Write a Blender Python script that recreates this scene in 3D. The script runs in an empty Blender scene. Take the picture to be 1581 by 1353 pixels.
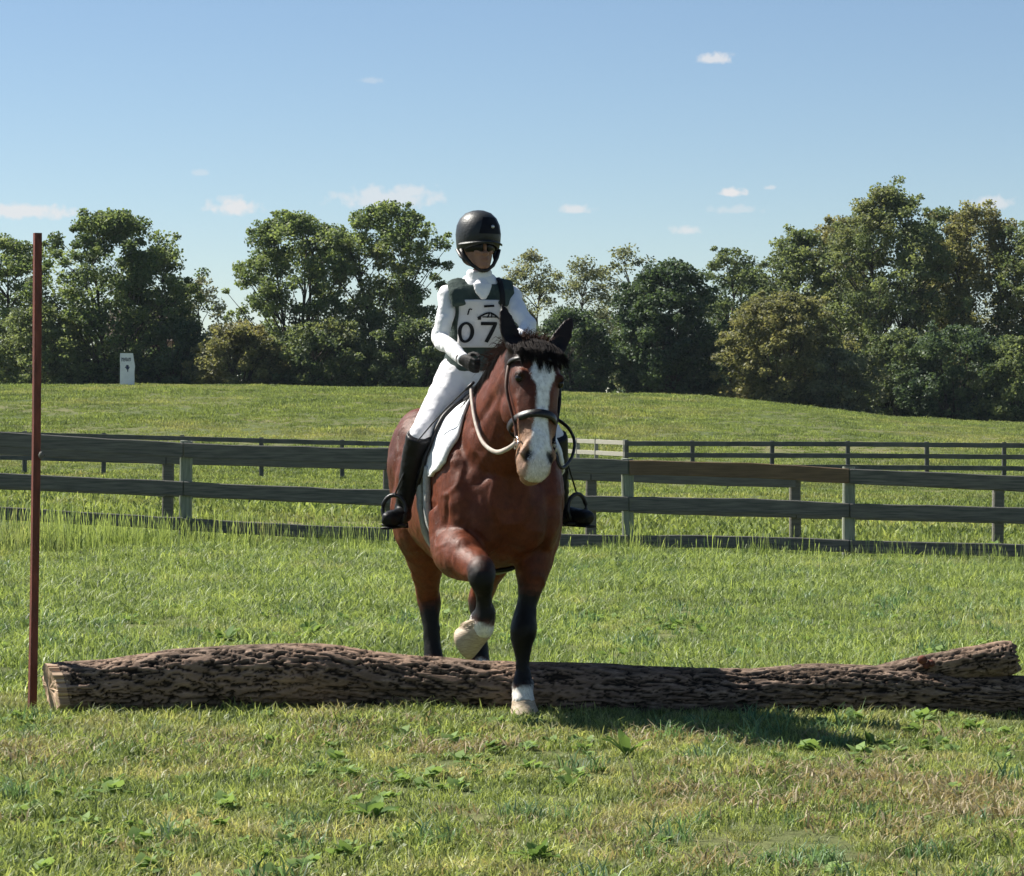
import bpy, bmesh, math, random
import numpy as np
from mathutils import Vector, Matrix

R = math.radians
SC = bpy.context.scene
COL = SC.collection

# ------------------------------------------------------------------ camera
CAM_H, FPX, PW, PH, HOR = 1.6, 4340.0, 1581.0, 1353.0, 617.0
PITCH = math.atan((PH / 2 - HOR) / FPX)
cam_d = bpy.data.cameras.new('camera')
cam_d.sensor_fit = 'HORIZONTAL'; cam_d.sensor_width = 36.0
cam_d.lens = FPX / PW * 36.0
cam_d.clip_start = 0.1; cam_d.clip_end = 5000
cam = bpy.data.objects.new('camera', cam_d); COL.objects.link(cam)
cam.location = (0, 0, CAM_H); cam.rotation_euler = (R(90) - PITCH, 0, 0)
SC.camera = cam


def P(px, py, d):
    """world point of a picture position at distance d along +Y"""
    x = (px - PW / 2) / FPX; y = (PH / 2 - py) / FPX
    c, s = math.cos(PITCH), math.sin(PITCH)
    fy = c + y * s; fz = -s + y * c
    return Vector((x / fy * d, d, CAM_H + fz / fy * d))


# ------------------------------------------------------------------ light
SUN = Vector((-2.05, 1.15, 2.5)).normalized()
SUN_EL = math.asin(SUN.z)
SUN_AZ = math.atan2(SUN.x, SUN.y)
sun_d = bpy.data.lights.new('sun', 'SUN'); sun_d.energy = 5.0; sun_d.angle = R(0.53)
sun_d.color = (1.0, 0.95, 0.86)
sun = bpy.data.objects.new('sun', sun_d); COL.objects.link(sun)
sun.rotation_euler = SUN.to_track_quat('Z', 'Y').to_euler()
sun.location = (-20, 20, 30)

W = bpy.data.worlds.new('World'); SC.world = W; W.use_nodes = True
nt = W.node_tree; nt.nodes.clear()


def wn(t, **k):
    n = nt.nodes.new(t)
    for a, b in k.items(): setattr(n, a, b)
    return n


def wm(op, a, b=None, c=None):
    n = wn('ShaderNodeMath', operation=op)
    for i, v in enumerate((a, b, c)):
        if v is None: continue
        if isinstance(v, (int, float)): n.inputs[i].default_value = v
        else: nt.links.new(v, n.inputs[i])
    return n.outputs[0]


sky = wn('ShaderNodeTexSky', sky_type='NISHITA'); sky.sun_disc = False
sky.sun_elevation = SUN_EL; sky.sun_rotation = SUN_AZ
sky.altitude = 1500; sky.air_density = 1.0; sky.dust_density = 0.3; sky.ozone_density = 2.6
# small fair-weather clouds low in the sky, all the way round
tc = wn('ShaderNodeTexCoord')
sep = wn('ShaderNodeSeparateXYZ'); nt.links.new(tc.outputs['Generated'], sep.inputs[0])
az = wm('ARCTAN2', sep.outputs[0], sep.outputs[1]); el = wm('ARCSINE', sep.outputs[2])
nz = wn('ShaderNodeTexNoise'); nz.inputs['Scale'].default_value = 95; nz.inputs['Detail'].default_value = 5
nz.inputs['Roughness'].default_value = 0.6
nt.links.new(tc.outputs['Generated'], nz.inputs['Vector'])
nz2 = wn('ShaderNodeTexNoise'); nz2.inputs['Scale'].default_value = 330; nz2.inputs['Detail'].default_value = 4
nt.links.new(tc.outputs['Generated'], nz2.inputs['Vector'])
warp = wm('ADD', wm('MULTIPLY', wm('SUBTRACT', nz.outputs['Fac'], 0.5), 1.6), wm('MULTIPLY', wm('SUBTRACT', nz2.outputs['Fac'], 0.5), 1.5))
# (px, py, half width, half height, opacity) read from the picture, turned into directions
CL = [(1097, 97, 31, 13, .75), (362, 324, 45, 18, .85), (40, 334, 85, 15, .8), (600, 312, 90, 22, .6), (630, 300, 34, 13, .6),
      (1129, 300, 21, 9, .95), (1060, 358, 22, 11, .65), (888, 326, 30, 10, .7), (1525, 320, 38, 13, .6),
      (312, 271, 13, 7, .3), (575, 129, 18, 6, .25), (1188, 293, 10, 5, .5), (1140, 327, 45, 9, .35)]
clouds = []
for px, py, w, h, o in CL:
    clouds.append(((px - PW / 2) / FPX, (HOR - py) / FPX, w / FPX, h / FPX, o))
rw = random.Random(5)
for i in range(7):
    a = rw.uniform(0.3, 2 * math.pi - 0.3)
    if a > math.pi: a -= 2 * math.pi
    clouds.append((a, rw.uniform(.05, .2), rw.uniform(.006, .02), rw.uniform(.003, .006), rw.uniform(.4, .8)))
acc = None
for a, e, w, h, o in clouds:
    dx = wm('DIVIDE', wm('SUBTRACT', az, a), w); dy = wm('DIVIDE', wm('SUBTRACT', el, e), h); dy = wm('MULTIPLY', dy, wm('ADD', 1.0, wm('MULTIPLY', wm('LESS_THAN', dy, 0.0), 0.7)))
    q = wm('ADD', wm('MULTIPLY', dx, dx), wm('MULTIPLY', dy, dy))
    # flat underside: the lower half falls off faster
    m = wm('SUBTRACT', wm('ADD', 1.12, warp), wm('SQRT', q))
    m = wm('MULTIPLY', wm('MAXIMUM', wm('MINIMUM', wm('MULTIPLY', m, 1.5), 1.0), 0.0), o)
    acc = m if acc is None else wm('MAXIMUM', acc, m)
mix = wn('ShaderNodeMix', data_type='RGBA')
nt.links.new(acc, mix.inputs[0]); nt.links.new(sky.outputs[0], mix.inputs[6])
mix.inputs[7].default_value = (7.7, 7.6, 7.65, 1)
bg = wn('ShaderNodeBackground'); bg.inputs[1].default_value = 0.05
nt.links.new(mix.outputs[2], bg.inputs[0])
bg0 = wn('ShaderNodeBackground'); bg0.inputs[1].default_value = 0.05; nt.links.new(sky.outputs[0], bg0.inputs[0])
wmx = wn('ShaderNodeMixShader'); nt.links.new(wm('LESS_THAN', el, 0.23), wmx.inputs[0])   # no clouds higher up
nt.links.new(bg0.outputs[0], wmx.inputs[1]); nt.links.new(bg.outputs[0], wmx.inputs[2])
W.cycles.sampling_method = 'MANUAL'; W.cycles.sample_map_resolution = 256
wo = wn('ShaderNodeOutputWorld'); nt.links.new(wmx.outputs[0], wo.inputs[0])

SC.view_settings.view_transform = 'Standard'; SC.view_settings.look = 'None'
SC.view_settings.exposure = 1.1; SC.view_settings.gamma = 1.0
SC.view_settings.use_curve_mapping = False
SC.render.engine = 'CYCLES'
SC.cycles.max_bounces = 5; SC.cycles.diffuse_bounces = 3; SC.cycles.glossy_bounces = 2
SC.cycles.transmission_bounces = 3; SC.cycles.transparent_max_bounces = 4
SC.cycles.use_denoising = True
SC.cycles.use_adaptive_sampling = True; SC.cycles.adaptive_threshold = .02


# ------------------------------------------------------------------ numeric helpers
def hash3(i, j, k, seed):
    n = (i * 374761393 + j * 668265263 + k * 2147483647 + seed * 1274126177) & 0xFFFFFFFF
    n = ((n ^ (n >> 13)) * 1274126177) & 0xFFFFFFFF
    n = n ^ (n >> 16)
    return (n & 0xFFFFFF) / float(0xFFFFFF)


def noise3(p, seed=0):
    p = np.asarray(p, float); f = np.floor(p).astype(np.int64); t = p - f; t = t * t * (3 - 2 * t)
    out = 0
    for a in (0, 1):
        for b in (0, 1):
            for c in (0, 1):
                w = (t[:, 0] if a else 1 - t[:, 0]) * (t[:, 1] if b else 1 - t[:, 1]) * (t[:, 2] if c else 1 - t[:, 2])
                out = out + w * hash3(f[:, 0] + a, f[:, 1] + b, f[:, 2] + c, seed)
    return out


def fbm(p, oct=4, seed=0):
    p = np.asarray(p, float); o = 0; a = .5; tot = 0
    for i in range(oct):
        o = o + a * noise3(p * (2 ** i), seed + i); tot += a; a *= .5
    return o / tot


def sstep(a, b, x):
    t = np.clip((x - a) / (b - a), 0, 1); return t * t * (3 - 2 * t)


# ------------------------------------------------------------------ object helpers
def tag(o, label=None, cat=None, group=None, kind=None):
    if label: o['label'] = label
    if cat: o['category'] = cat
    if group: o['group'] = group
    if kind: o['kind'] = kind
    return o


def empty(name, loc=(0, 0, 0), rz=0.0):
    o = bpy.data.objects.new(name, None); COL.objects.link(o)
    o.location = loc; o.rotation_euler = (0, 0, rz); o.empty_display_size = .2
    return o


def np_mesh(name, V, F, smooth=True, col=None):
    """V (n,3); F: list of index tuples or int array (m,k)"""
    me = bpy.data.meshes.new(name)
    V = np.asarray(V, np.float32)
    if isinstance(F, np.ndarray):
        m, k = F.shape
        me.vertices.add(len(V)); me.vertices.foreach_set('co', V.ravel())
        me.loops.add(m * k); me.loops.foreach_set('vertex_index', F.astype(np.int32).ravel())
        me.polygons.add(m); me.polygons.foreach_set('loop_start', np.arange(0, m * k, k, dtype=np.int32))
        me.update(calc_edges=True)
    else:
        me.from_pydata([tuple(v) for v in V], [], [tuple(f) for f in F]); me.update()
    if smooth:
        me.polygons.foreach_set('use_smooth', np.ones(len(me.polygons), bool))
    if col is not None: set_col(me, col)
    me.validate()
    return me


def set_col(me, col, name='Col'):
    a = me.color_attributes.new(name, 'FLOAT_COLOR', 'POINT')
    c = np.ones((len(me.vertices), 4), np.float32); c[:, :3] = np.asarray(col)[:, :3]
    a.data.foreach_set('color', c.ravel())


def obj(name, me, mat, parent=None):
    o = bpy.data.objects.new(name, me); COL.objects.link(o)
    if mat is not None:
        me.materials.clear(); me.materials.append(mat)
    if parent is not None: o.parent = parent
    return o


def verts_of(me):
    a = np.empty(len(me.vertices) * 3, np.float32); me.vertices.foreach_get('co', a)
    return a.reshape(-1, 3).astype(float)


class Soup:
    """collects shapes into one mesh"""
    def __init__(self): self.V = []; self.F = []; self.n = 0

    def add(self, V, F):
        self.V.extend([tuple(v) for v in V])
        self.F.extend([tuple(i + self.n for i in f) for f in F]); self.n += len(V)

    def rings(self, rings, cap=True, closed=True):
        m = len(rings[0]); V = [p for r in rings for p in r]; F = []
        for i in range(len(rings) - 1):
            for j in range(m if closed else m - 1):
                k = (j + 1) % m
                F.append((i * m + j, i * m + k, (i + 1) * m + k, (i + 1) * m + j))
        if cap:
            F.append(tuple(range(m - 1, -1, -1))); F.append(tuple((len(rings) - 1) * m + j for j in range(m)))
        self.add(V, F)

    def tube(self, pts, rad, n=14, up=(0, 0, 1), cap=True):
        """rad: scalar, list of r, or list of (r_side, r_up)"""
        pts = [Vector(p) for p in pts]; N = len(pts)
        if not hasattr(rad, '__len__'): rad = [rad] * N
        rr = []; up = Vector(up)
        for i in range(N):
            t = (pts[min(i + 1, N - 1)] - pts[max(i - 1, 0)])
            t = t.normalized() if t.length > 1e-9 else Vector((0, 0, 1))
            s = t.cross(up)
            if s.length < .08: s = t.cross(Vector((1, 0, .01)))
            s.normalize(); u = s.cross(t).normalized()
            a, b = rad[i] if hasattr(rad[i], '__len__') else (rad[i], rad[i])
            rr.append([pts[i] + s * (a * math.cos(2 * math.pi * j / n)) + u * (b * math.sin(2 * math.pi * j / n)) for j in range(n)])
        self.rings(rr, cap)

    def blob(self, c, r, M=None, nu=16, nv=10):
        c = Vector(c); rr = []
        for i in range(nv + 1):
            th = math.pi * (i / nv) * .998 + .003
            ring = []
            for j in range(nu):
                a = 2 * math.pi * j / nu
                p = Vector((r[0] * math.sin(th) * math.cos(a), r[1] * math.sin(th) * math.sin(a), r[2] * math.cos(th)))
                if M is not None: p = M @ p
                ring.append(c + p)
            rr.append(ring)
        self.rings(rr, True)

    def box(self, c, s, M=None, bev=0.0):
        c = Vector(c); h = Vector(s) / 2
        if bev <= 0:
            V = [Vector((x * h.x, y * h.y, z * h.z)) for x in (-1, 1) for y in (-1, 1) for z in (-1, 1)]
            F = [(0, 1, 3, 2), (4, 6, 7, 5), (0, 4, 5, 1), (2, 3, 7, 6), (0, 2, 6, 4), (1, 5, 7, 3)]
        else:
            bm = bmesh.new(); bmesh.ops.create_cube(bm, size=1.0)
            for v in bm.verts: v.co = Vector((v.co.x * s[0], v.co.y * s[1], v.co.z * s[2]))
            bmesh.ops.bevel(bm, geom=bm.edges[:], offset=bev, segments=1, affect='EDGES')
            bm.verts.index_update()
            V = [v.co.copy() for v in bm.verts]; F = [[v.index for v in f.verts] for f in bm.faces]; bm.free()
        if M is not None: V = [M @ v for v in V]
        self.add([c + v for v in V], F)

    def mesh(self, name='m', smooth=True): return np_mesh(name, self.V, self.F, smooth)


def remesh(soup, voxel, smooth=5, fac=.5, name='m'):
    me = soup.mesh(name, False)
    bm = bmesh.new(); bm.from_mesh(me); bmesh.ops.recalc_face_normals(bm, faces=bm.faces); bm.to_mesh(me); bm.free()
    o = bpy.data.objects.new('tmp', me); COL.objects.link(o)
    r = o.modifiers.new('r', 'REMESH'); r.mode = 'VOXEL'; r.voxel_size = voxel; r.use_smooth_shade = True
    if smooth:
        s = o.modifiers.new('s', 'SMOOTH'); s.factor = fac; s.iterations = smooth
    dg = bpy.context.evaluated_depsgraph_get()
    out = bpy.data.meshes.new_from_object(o.evaluated_get(dg)); out.name = name
    bpy.data.objects.remove(o); bpy.data.meshes.remove(me)
    out.polygons.foreach_set('use_smooth', np.ones(len(out.polygons), bool))
    return out


def catmull(pts, n):
    pts = [np.array(p, float) for p in pts]; out = []
    N = len(pts)
    for i in range(N - 1):
        p0, p1, p2, p3 = pts[max(i - 1, 0)], pts[i], pts[i + 1], pts[min(i + 2, N - 1)]
        for k in range(n):
            t = k / n
            out.append(.5 * ((2 * p1) + (-p0 + p2) * t + (2 * p0 - 5 * p1 + 4 * p2 - p3) * t * t + (-p0 + 3 * p1 - 3 * p2 + p3) * t ** 3))
    out.append(pts[-1]); return out


# ------------------------------------------------------------------ materials
def new_mat(name):
    m = bpy.data.materials.new(name); m.use_nodes = True
    t = m.node_tree; b = t.nodes['Principled BSDF']
    return m, t, b


def N(t, typ, **k):
    n = t.nodes.new(typ)
    for a, b in k.items(): setattr(n, a, b)
    return n


def ramp(t, src, stops):
    r = N(t, 'ShaderNodeValToRGB'); e = r.color_ramp.elements
    while len(e) < len(stops): e.new(.5)
    for i, (p, c) in enumerate(stops):
        e[i].position = p; e[i].color = (*c, 1)
    t.links.new(src, r.inputs[0]); return r.outputs[0]


def noise_node(t, scale, detail=4, vec=None, rough=.55, stretch=None):
    n = N(t, 'ShaderNodeTexNoise'); n.inputs['Scale'].default_value = scale; n.inputs['Detail'].default_value = detail
    n.inputs['Roughness'].default_value = rough
    if vec is None:
        tc = N(t, 'ShaderNodeTexCoord'); vec = tc.outputs['Object']
    if stretch:
        mp = N(t, 'ShaderNodeMapping'); mp.inputs['Scale'].default_value = stretch
        t.links.new(vec, mp.inputs[0]); vec = mp.outputs[0]
    t.links.new(vec, n.inputs['Vector']); return n.outputs['Fac']


def mixc(t, fac, a, b, mode='MIX'):
    m = N(t, 'ShaderNodeMix', data_type='RGBA', blend_type=mode)
    for i, v in ((0, fac), (6, a), (7, b)):
        if isinstance(v, (int, float)): m.inputs[i].default_value = v
        elif isinstance(v, tuple): m.inputs[i].default_value = (*v, 1)
        else: t.links.new(v, m.inputs[i])
    return m.outputs[2]


def bump(t, b, h, strength=.3, dist=.01):
    n = N(t, 'ShaderNodeBump'); n.inputs['Strength'].default_value = strength; n.inputs['Distance'].default_value = dist
    t.links.new(h, n.inputs['Height']); t.links.new(n.outputs[0], b.inputs['Normal'])


def simple_mat(name, c1, c2=None, scale=20, rough=.6, spec=.3, bmp=0.0, bscale=60, stretch=None, metal=0.0, sheen=0.0):
    m, t, b = new_mat(name)
    if c2 is None: c2 = tuple(x * .7 for x in c1)
    f = noise_node(t, scale, 5, stretch=stretch)
    t.links.new(ramp(t, f, [(.3, c2), (.7, c1)]), b.inputs['Base Color'])
    b.inputs['Roughness'].default_value = rough; b.inputs['Specular IOR Level'].default_value = spec
    b.inputs['Metallic'].default_value = metal; b.inputs['Sheen Weight'].default_value = sheen
    if bmp > 0: bump(t, b, noise_node(t, bscale, 4, stretch=stretch), bmp, .01)
    return m


def attr_mat(name, rough=.5, spec=.35, var=.25, scale=40, bmp=.1, bscale=150, attr='Col'):
    m, t, b = new_mat(name)
    a = N(t, 'ShaderNodeAttribute'); a.attribute_name = attr
    f = noise_node(t, scale, 4)
    t.links.new(mixc(t, 1.0, a.outputs['Color'], ramp(t, f, [(.25, (1 - var,) * 3), (.75, (1 + var * .6,) * 3)]), 'MULTIPLY'), b.inputs['Base Color'])
    b.inputs['Roughness'].default_value = rough; b.inputs['Specular IOR Level'].default_value = spec
    if bmp: bump(t, b, noise_node(t, bscale, 3), bmp, .004)
    return m


def leaf_mat(name, dark, light, dry=None, trans=.45, patch=.05, rough=.55, spec=.25, dryamt=.5, fine=None):
    """foliage: colour varies per leaf (attribute Col.r), per plant and by world-space patches"""
    m, t, b = new_mat(name)
    a = N(t, 'ShaderNodeAttribute'); a.attribute_name = 'Col'
    sp = N(t, 'ShaderNodeSeparateColor'); t.links.new(a.outputs['Color'], sp.inputs[0])
    g = N(t, 'ShaderNodeNewGeometry'); oi = N(t, 'ShaderNodeObjectInfo')
    n = noise_node(t, patch, 4, g.outputs['Position'], .65)
    mm = N(t, 'ShaderNodeMath', operation='MULTIPLY_ADD'); t.links.new(oi.outputs['Random'], mm.inputs[0])
    mm.inputs[1].default_value = .25; t.links.new(sp.outputs[0], mm.inputs[2])
    m2 = N(t, 'ShaderNodeMath', operation='SUBTRACT'); t.links.new(mm.outputs[0], m2.inputs[0]); m2.inputs[1].default_value = .12
    c = mixc(t, m2.outputs[0], dark, light)
    if dry is not None:
        dn = ramp(t, n, [(dryamt, (0, 0, 0)), (min(1, dryamt + .22), (1, 1, 1))])
        f = N(t, 'ShaderNodeMath', operation='MULTIPLY'); t.links.new(dn, f.inputs[0]); t.links.new(sp.outputs[1], f.inputs[1])
        c = mixc(t, f.outputs[0], c, dry)
    if fine:
        n2 = noise_node(t, fine, 3, g.outputs['Position'], .6)
        c = mixc(t, 1.0, c, ramp(t, n2, [(.32, (.62, .66, .7)), (.68, (1.3, 1.25, 1.1))]), 'MULTIPLY')
    t.links.new(c, b.inputs['Base Color'])
    b.inputs['Roughness'].default_value = rough; b.inputs['Specular IOR Level'].default_value = spec
    tr = N(t, 'ShaderNodeBsdfTranslucent')
    t.links.new(mixc(t, 1.0, c, (1.18, 1.15, .75), 'MULTIPLY'), tr.inputs[0])
    ms = N(t, 'ShaderNodeMixShader'); ms.inputs[0].default_value = trans
    t.links.new(b.outputs[0], ms.inputs[1]); t.links.new(tr.outputs[0], ms.inputs[2])
    out = [x for x in t.nodes if x.type == 'OUTPUT_MATERIAL'][0]
    t.links.new(ms.outputs[0], out.inputs[0])
    return m


# ------------------------------------------------------------------ terrain
_cx = np.array([-80, -40, -27.3, -20.4, -10, 0, 3.8, 10.7, 15.9, 21, 27, 40, 80.])
_cz = np.array([1.4, 2.0, 2.24, 2.36, 2.26, 2.05, 1.92, 1.72, 1.10, .5, .28, .1, -.1])


def crest(x):
    o = 0
    for d in (-3, -1.5, 0, 1.5, 3): o = o + np.interp(x + d, _cx, _cz)
    return o / 5


def terrain(x, y):
    x = np.asarray(x, float); y = np.asarray(y, float)
    xc = np.clip(x, -16, 16); xs = np.clip(x, -40, 40)
    ys = np.array([0, 14, 18, 25, 31, 36, 50, 70, 88, 104, 120, 136, 150, 158, 175, 200, 260, 700])
    zf = -.9 - .012 * xs; cr = crest(x)
    zz = [0 * x, 0 * x, 0 * x, -.03 - .012 * xc, -.06 - .025 * xc, -.11 - .03 * xc, -.36 - .03 * xc, -.72 - .02 * xc, zf,
          zf + (cr - zf) * .18, zf + (cr - zf) * .52, zf + (cr - zf) * .86, cr, cr - .12, cr - .9, cr - 1.6, cr - 2, cr * 0 - 3]
    Z = np.stack(np.broadcast_arrays(*zz), 0)
    out = np.zeros(np.broadcast(x, y).shape); yb = np.broadcast_to(y, out.shape)
    idx = np.clip(np.searchsorted(ys, yb, 'right') - 1, 0, len(ys) - 2)
    t = np.clip((yb - ys[idx]) / (ys[idx + 1] - ys[idx]), 0, 1)
    # monotone-ish cubic through neighbouring rows
    def g(k):
        k = np.clip(k, 0, len(ys) - 1)
        return np.take_along_axis(Z.reshape(len(ys), -1), k.reshape(1, -1), 0).reshape(out.shape)
    z0, z1 = g(idx), g(idx + 1)
    i0, i2 = np.clip(idx - 1, 0, None), np.clip(idx + 2, None, len(ys) - 1)
    h = ys[idx + 1] - ys[idx]
    m0 = (z1 - g(i0)) / np.maximum(ys[idx + 1] - ys[i0], 1e-6) * h; m1 = (g(i2) - z0) / np.maximum(ys[i2] - ys[idx], 1e-6) * h
    t2, t3 = t * t, t ** 3
    out = (2 * t3 - 3 * t2 + 1) * z0 + (t3 - 2 * t2 + t) * m0 + (-2 * t3 + 3 * t2) * z1 + (t3 - t2) * m1
    p = np.stack([x.ravel() if x.shape == out.shape else np.broadcast_to(x, out.shape).ravel(), yb.ravel(), 0 * yb.ravel()], 1)
    bump_ = (fbm(p * .35, 3, 3).reshape(out.shape) - .5)
    return out + bump_ * (.05 + .12 * sstep(35, 100, yb))


def th(x, y): return float(terrain(np.array([float(x)]), np.array([float(y)]))[0])


def build_ground():
    ys = np.concatenate([np.arange(-30, 5, 3.), np.arange(5, 40, .5), np.arange(40, 160, 1.5), np.arange(160, 300, 8), np.arange(300, 701, 50)])
    us = np.linspace(-1, 1, 161); us = np.sign(us) * (np.abs(us) ** 1.6)
    X = np.zeros((len(ys), len(us))); Y = np.zeros_like(X)
    for i, y in enumerate(ys):
        X[i] = us * (45 + max(y, 0) * .9); Y[i] = y
    Z = terrain(X, Y)
    V = np.stack([X.ravel(), Y.ravel(), Z.ravel()], 1)
    m = len(us); a = np.arange((len(ys) - 1) * (m - 1)); i = a // (m - 1); j = a % (m - 1)
    F = np.stack([i * m + j, i * m + j + 1, (i + 1) * m + j + 1, (i + 1) * m + j], 1)
    mt, t, b = new_mat('meadow soil and thatch')
    g = N(t, 'ShaderNodeNewGeometry')
    n1 = noise_node(t, .18, 5, g.outputs['Position'], .65); n2 = noise_node(t, 9, 5, g.outputs['Position'], .7)
    c = ramp(t, n1, [(.35, (.09, .12, .045)), (.55, (.14, .15, .065)), (.72, (.22, .19, .11))])
    c = mixc(t, 1.0, c, ramp(t, n2, [(.3, (.45, .45, .45)), (.7, (1.2, 1.2, 1.1))]), 'MULTIPLY')
    t.links.new(c, b.inputs['Base Color']); b.inputs['Roughness'].default_value = .95; b.inputs['Specular IOR Level'].default_value = .1
    bump(t, b, n2, .6, .05)
    o = obj('ground', np_mesh('ground', V, F), mt); tag(o, kind='structure')


build_ground()

# ------------------------------------------------------------------ wood for fences
M_board = simple_mat('weathered dark fence board', (.20, .19, .165), (.08, .082, .076), 3, .85, .15, .5, 30, (1.2, 18, 18))
M_board2 = simple_mat('grey fence board', (.20, .19, .16), (.11, .108, .095), 3, .85, .15, .5, 30, (1.2, 18, 18))
M_brown = simple_mat('newer brown fence board', (.21, .14, .085), (.11, .078, .05), 3, .8, .15, .5, 30, (1.2, 18, 18))
M_post = simple_mat('pale weathered fence post', (.30, .32, .25), (.15, .17, .13), 3, .85, .15, .5, 25, (14, 14, 1.5))
M_pale = simple_mat('sunlit-tone fence board', (.36, .35, .29), (.24, .23, .19), 3, .8, .15, .4, 30, (1.2, 18, 18))  # sunlight on the rails facing the sun is put into this pale colour


def board(name, a, b, h, th_, mat, parent, seed=0, sag=0.0):
    """a plank from a to b, standing on edge"""
    a, b = Vector(a), Vector(b); n = 9; rr = []; rnd = random.Random(seed)
    t = (b - a).normalized(); s = t.cross(Vector((0, 0, 1))).normalized()
    for i in range(n + 1):
        f = i / n; c = a.lerp(b, f) + Vector((0, 0, -sag * 4 * f * (1 - f) + rnd.uniform(-.004, .004)))
        hh = h / 2 + rnd.uniform(-.003, .003); w = th_ / 2; e = min(.008, w * .4)
        rr.append([c + s * x + Vector((0, 0, z)) for x, z in ((-w, -hh + e), (-w + e, -hh), (w - e, -hh), (w, -hh + e), (w, hh - e), (w - e, hh), (-w + e, hh), (-w, hh - e))])
    S = Soup(); S.rings(rr); return obj(name, S.mesh(name, False), mat, parent)


def post(name, x, y, ztop, zbot, w, mat, parent, seed=0):
    rnd = random.Random(seed); S = Soup(); rr = []
    lx, ly = rnd.uniform(-.02, .02), rnd.uniform(-.02, .02)
    for i in range(6):
        f = i / 5; z = zbot + (ztop - zbot) * f; e = w * .12; h = w / 2 * (1 + rnd.uniform(-.03, .03))
        rr.append([Vector((x + lx * f + p, y + ly * f + q, z + (rnd.uniform(-.006, .006) if i == 5 else 0))) for p, q in
                   ((-h, -h + e), (-h + e, -h), (h - e, -h), (h, -h + e), (h, h - e), (h - e, h), (-h + e, h), (-h, h - e))])
    S.rings(rr); return obj(name, S.mesh(name, False), mat, parent)


def polyrail(py_of, d, xs, parent, mats, h, t, off, seed, sag=None):
    for i in range(len(xs) - 1):
        a = P(xs[i] + 1, py_of(xs[i]), d); b = P(xs[i + 1] - 1, py_of(xs[i + 1]), d)
        a.y += off; b.y += off
        board('rail', a, b, h, t, mats[i % len(mats)] if isinstance(mats, list) else mats, parent, seed + i, (sag or {}).get(i, 0))


f1 = empty('board_fence', (0, 31, th(0, 31)))
tag(f1, 'three-rail dark wooden board fence running right across behind the horse', 'fence')
D1 = 31.0
X1 = [-398, -56, 285, 627, 970, 1310, 1651, 1992]
topc = lambda x: float(np.interp(x, [-400, 0, 285, 600, 970, 1200, 1310, 1581, 2000], [655, 678, 695, 702, 722, 728, 735, 747, 765]))
midc = lambda x: float(np.interp(x, [-400, 0, 285, 600, 970, 1310, 1581, 2000], [725, 741, 754, 767, 778, 788, 795, 806]))
botc = lambda x: float(np.interp(x, [-400, 0, 285, 600, 970, 1310, 1581, 2000], [778, 790, 809, 824, 836, 843, 850, 860]))


def world_keep(o, p):
    pass


def inv(o, parent):
    o.matrix_parent_inverse = Matrix.Translation(-Vector(parent.location))


f1_kids = []
for i in range(len(X1) - 1):
    for fn, hh, offs in ((topc, .165, -.085), (midc, .16, -.085), (botc, .14, -.085)):
        a = P(X1[i] + 1, fn(X1[i]), D1); b = P(X1[i + 1] - 1, fn(X1[i + 1]), D1)
        a.y += offs; b.y += offs
        mt = M_brown if (fn is topc and i == 4) else M_board
        inv(board('rail', a, b, hh, .045, mt, f1, i * 7 + int(hh * 100), {2: .012, 4: -.02, 3: .01}.get(i, 0)), f1)
for i, x in enumerate(X1):
    p = P(x, topc(x), D1)
    inv(post('post', p.x, p.y, p.z + .10, th(p.x, p.y) - .2, .13, M_post, f1, i), f1)

f2 = empty('board_fence', (0, 33.6, th(0, 33.6)))
tag(f2, 'second grey board fence close behind the front one, posts showing between its rails', 'fence')
D2 = 33.6
X2 = [-370, -56, 258, 598, 912, 1228, 1540, 1852]
for i in range(len(X2) - 1):
    for fn, dy, hh in ((topc, 14, .15), (midc, 5, .14)):
        if fn is topc and X2[i] > 1000: dy = 3
        a = P(X2[i] + 1, fn(X2[i]) + dy, D2); b = P(X2[i + 1] - 1, fn(X2[i + 1]) + dy, D2)
        a.y -= .08; b.y -= .08
        inv(board('rail', a, b, hh, .045, M_board2, f2, 50 + i), f2)
for i, x in enumerate(X2):
    p = P(x, topc(x) + 8, D2)
    inv(post('post', p.x, p.y, p.z + .06, th(p.x, p.y) - .2, .13, M_board2, f2, i + 20), f2)

# far paddock fences
M_far = simple_mat('far dark fence paint', (.12, .125, .115), (.07, .075, .07), 2, .85, .1)


def far_fence(label, pts, rails, h, mat, pmat, off=0):
    """pts: (px, py of the top rail, distance)"""
    W_ = [P(*p) for p in pts]
    f = empty('paddock_fence', (W_[0].x, W_[0].y, th(W_[0].x, W_[0].y))); tag(f, label, 'fence')
    for i in range(len(W_) - 1):
        for k in range(rails):
            dz = Vector((0, 0, -k * .36))
            inv(board('rail', W_[i] + dz, W_[i + 1] + dz, h, .05, mat, f, i + k * 11), f)
    for i, p in enumerate(W_):
        inv(post('post', p.x, p.y + .1, p.z + .1, th(p.x, p.y) - .2, .13, pmat, f, i + off), f)


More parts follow.
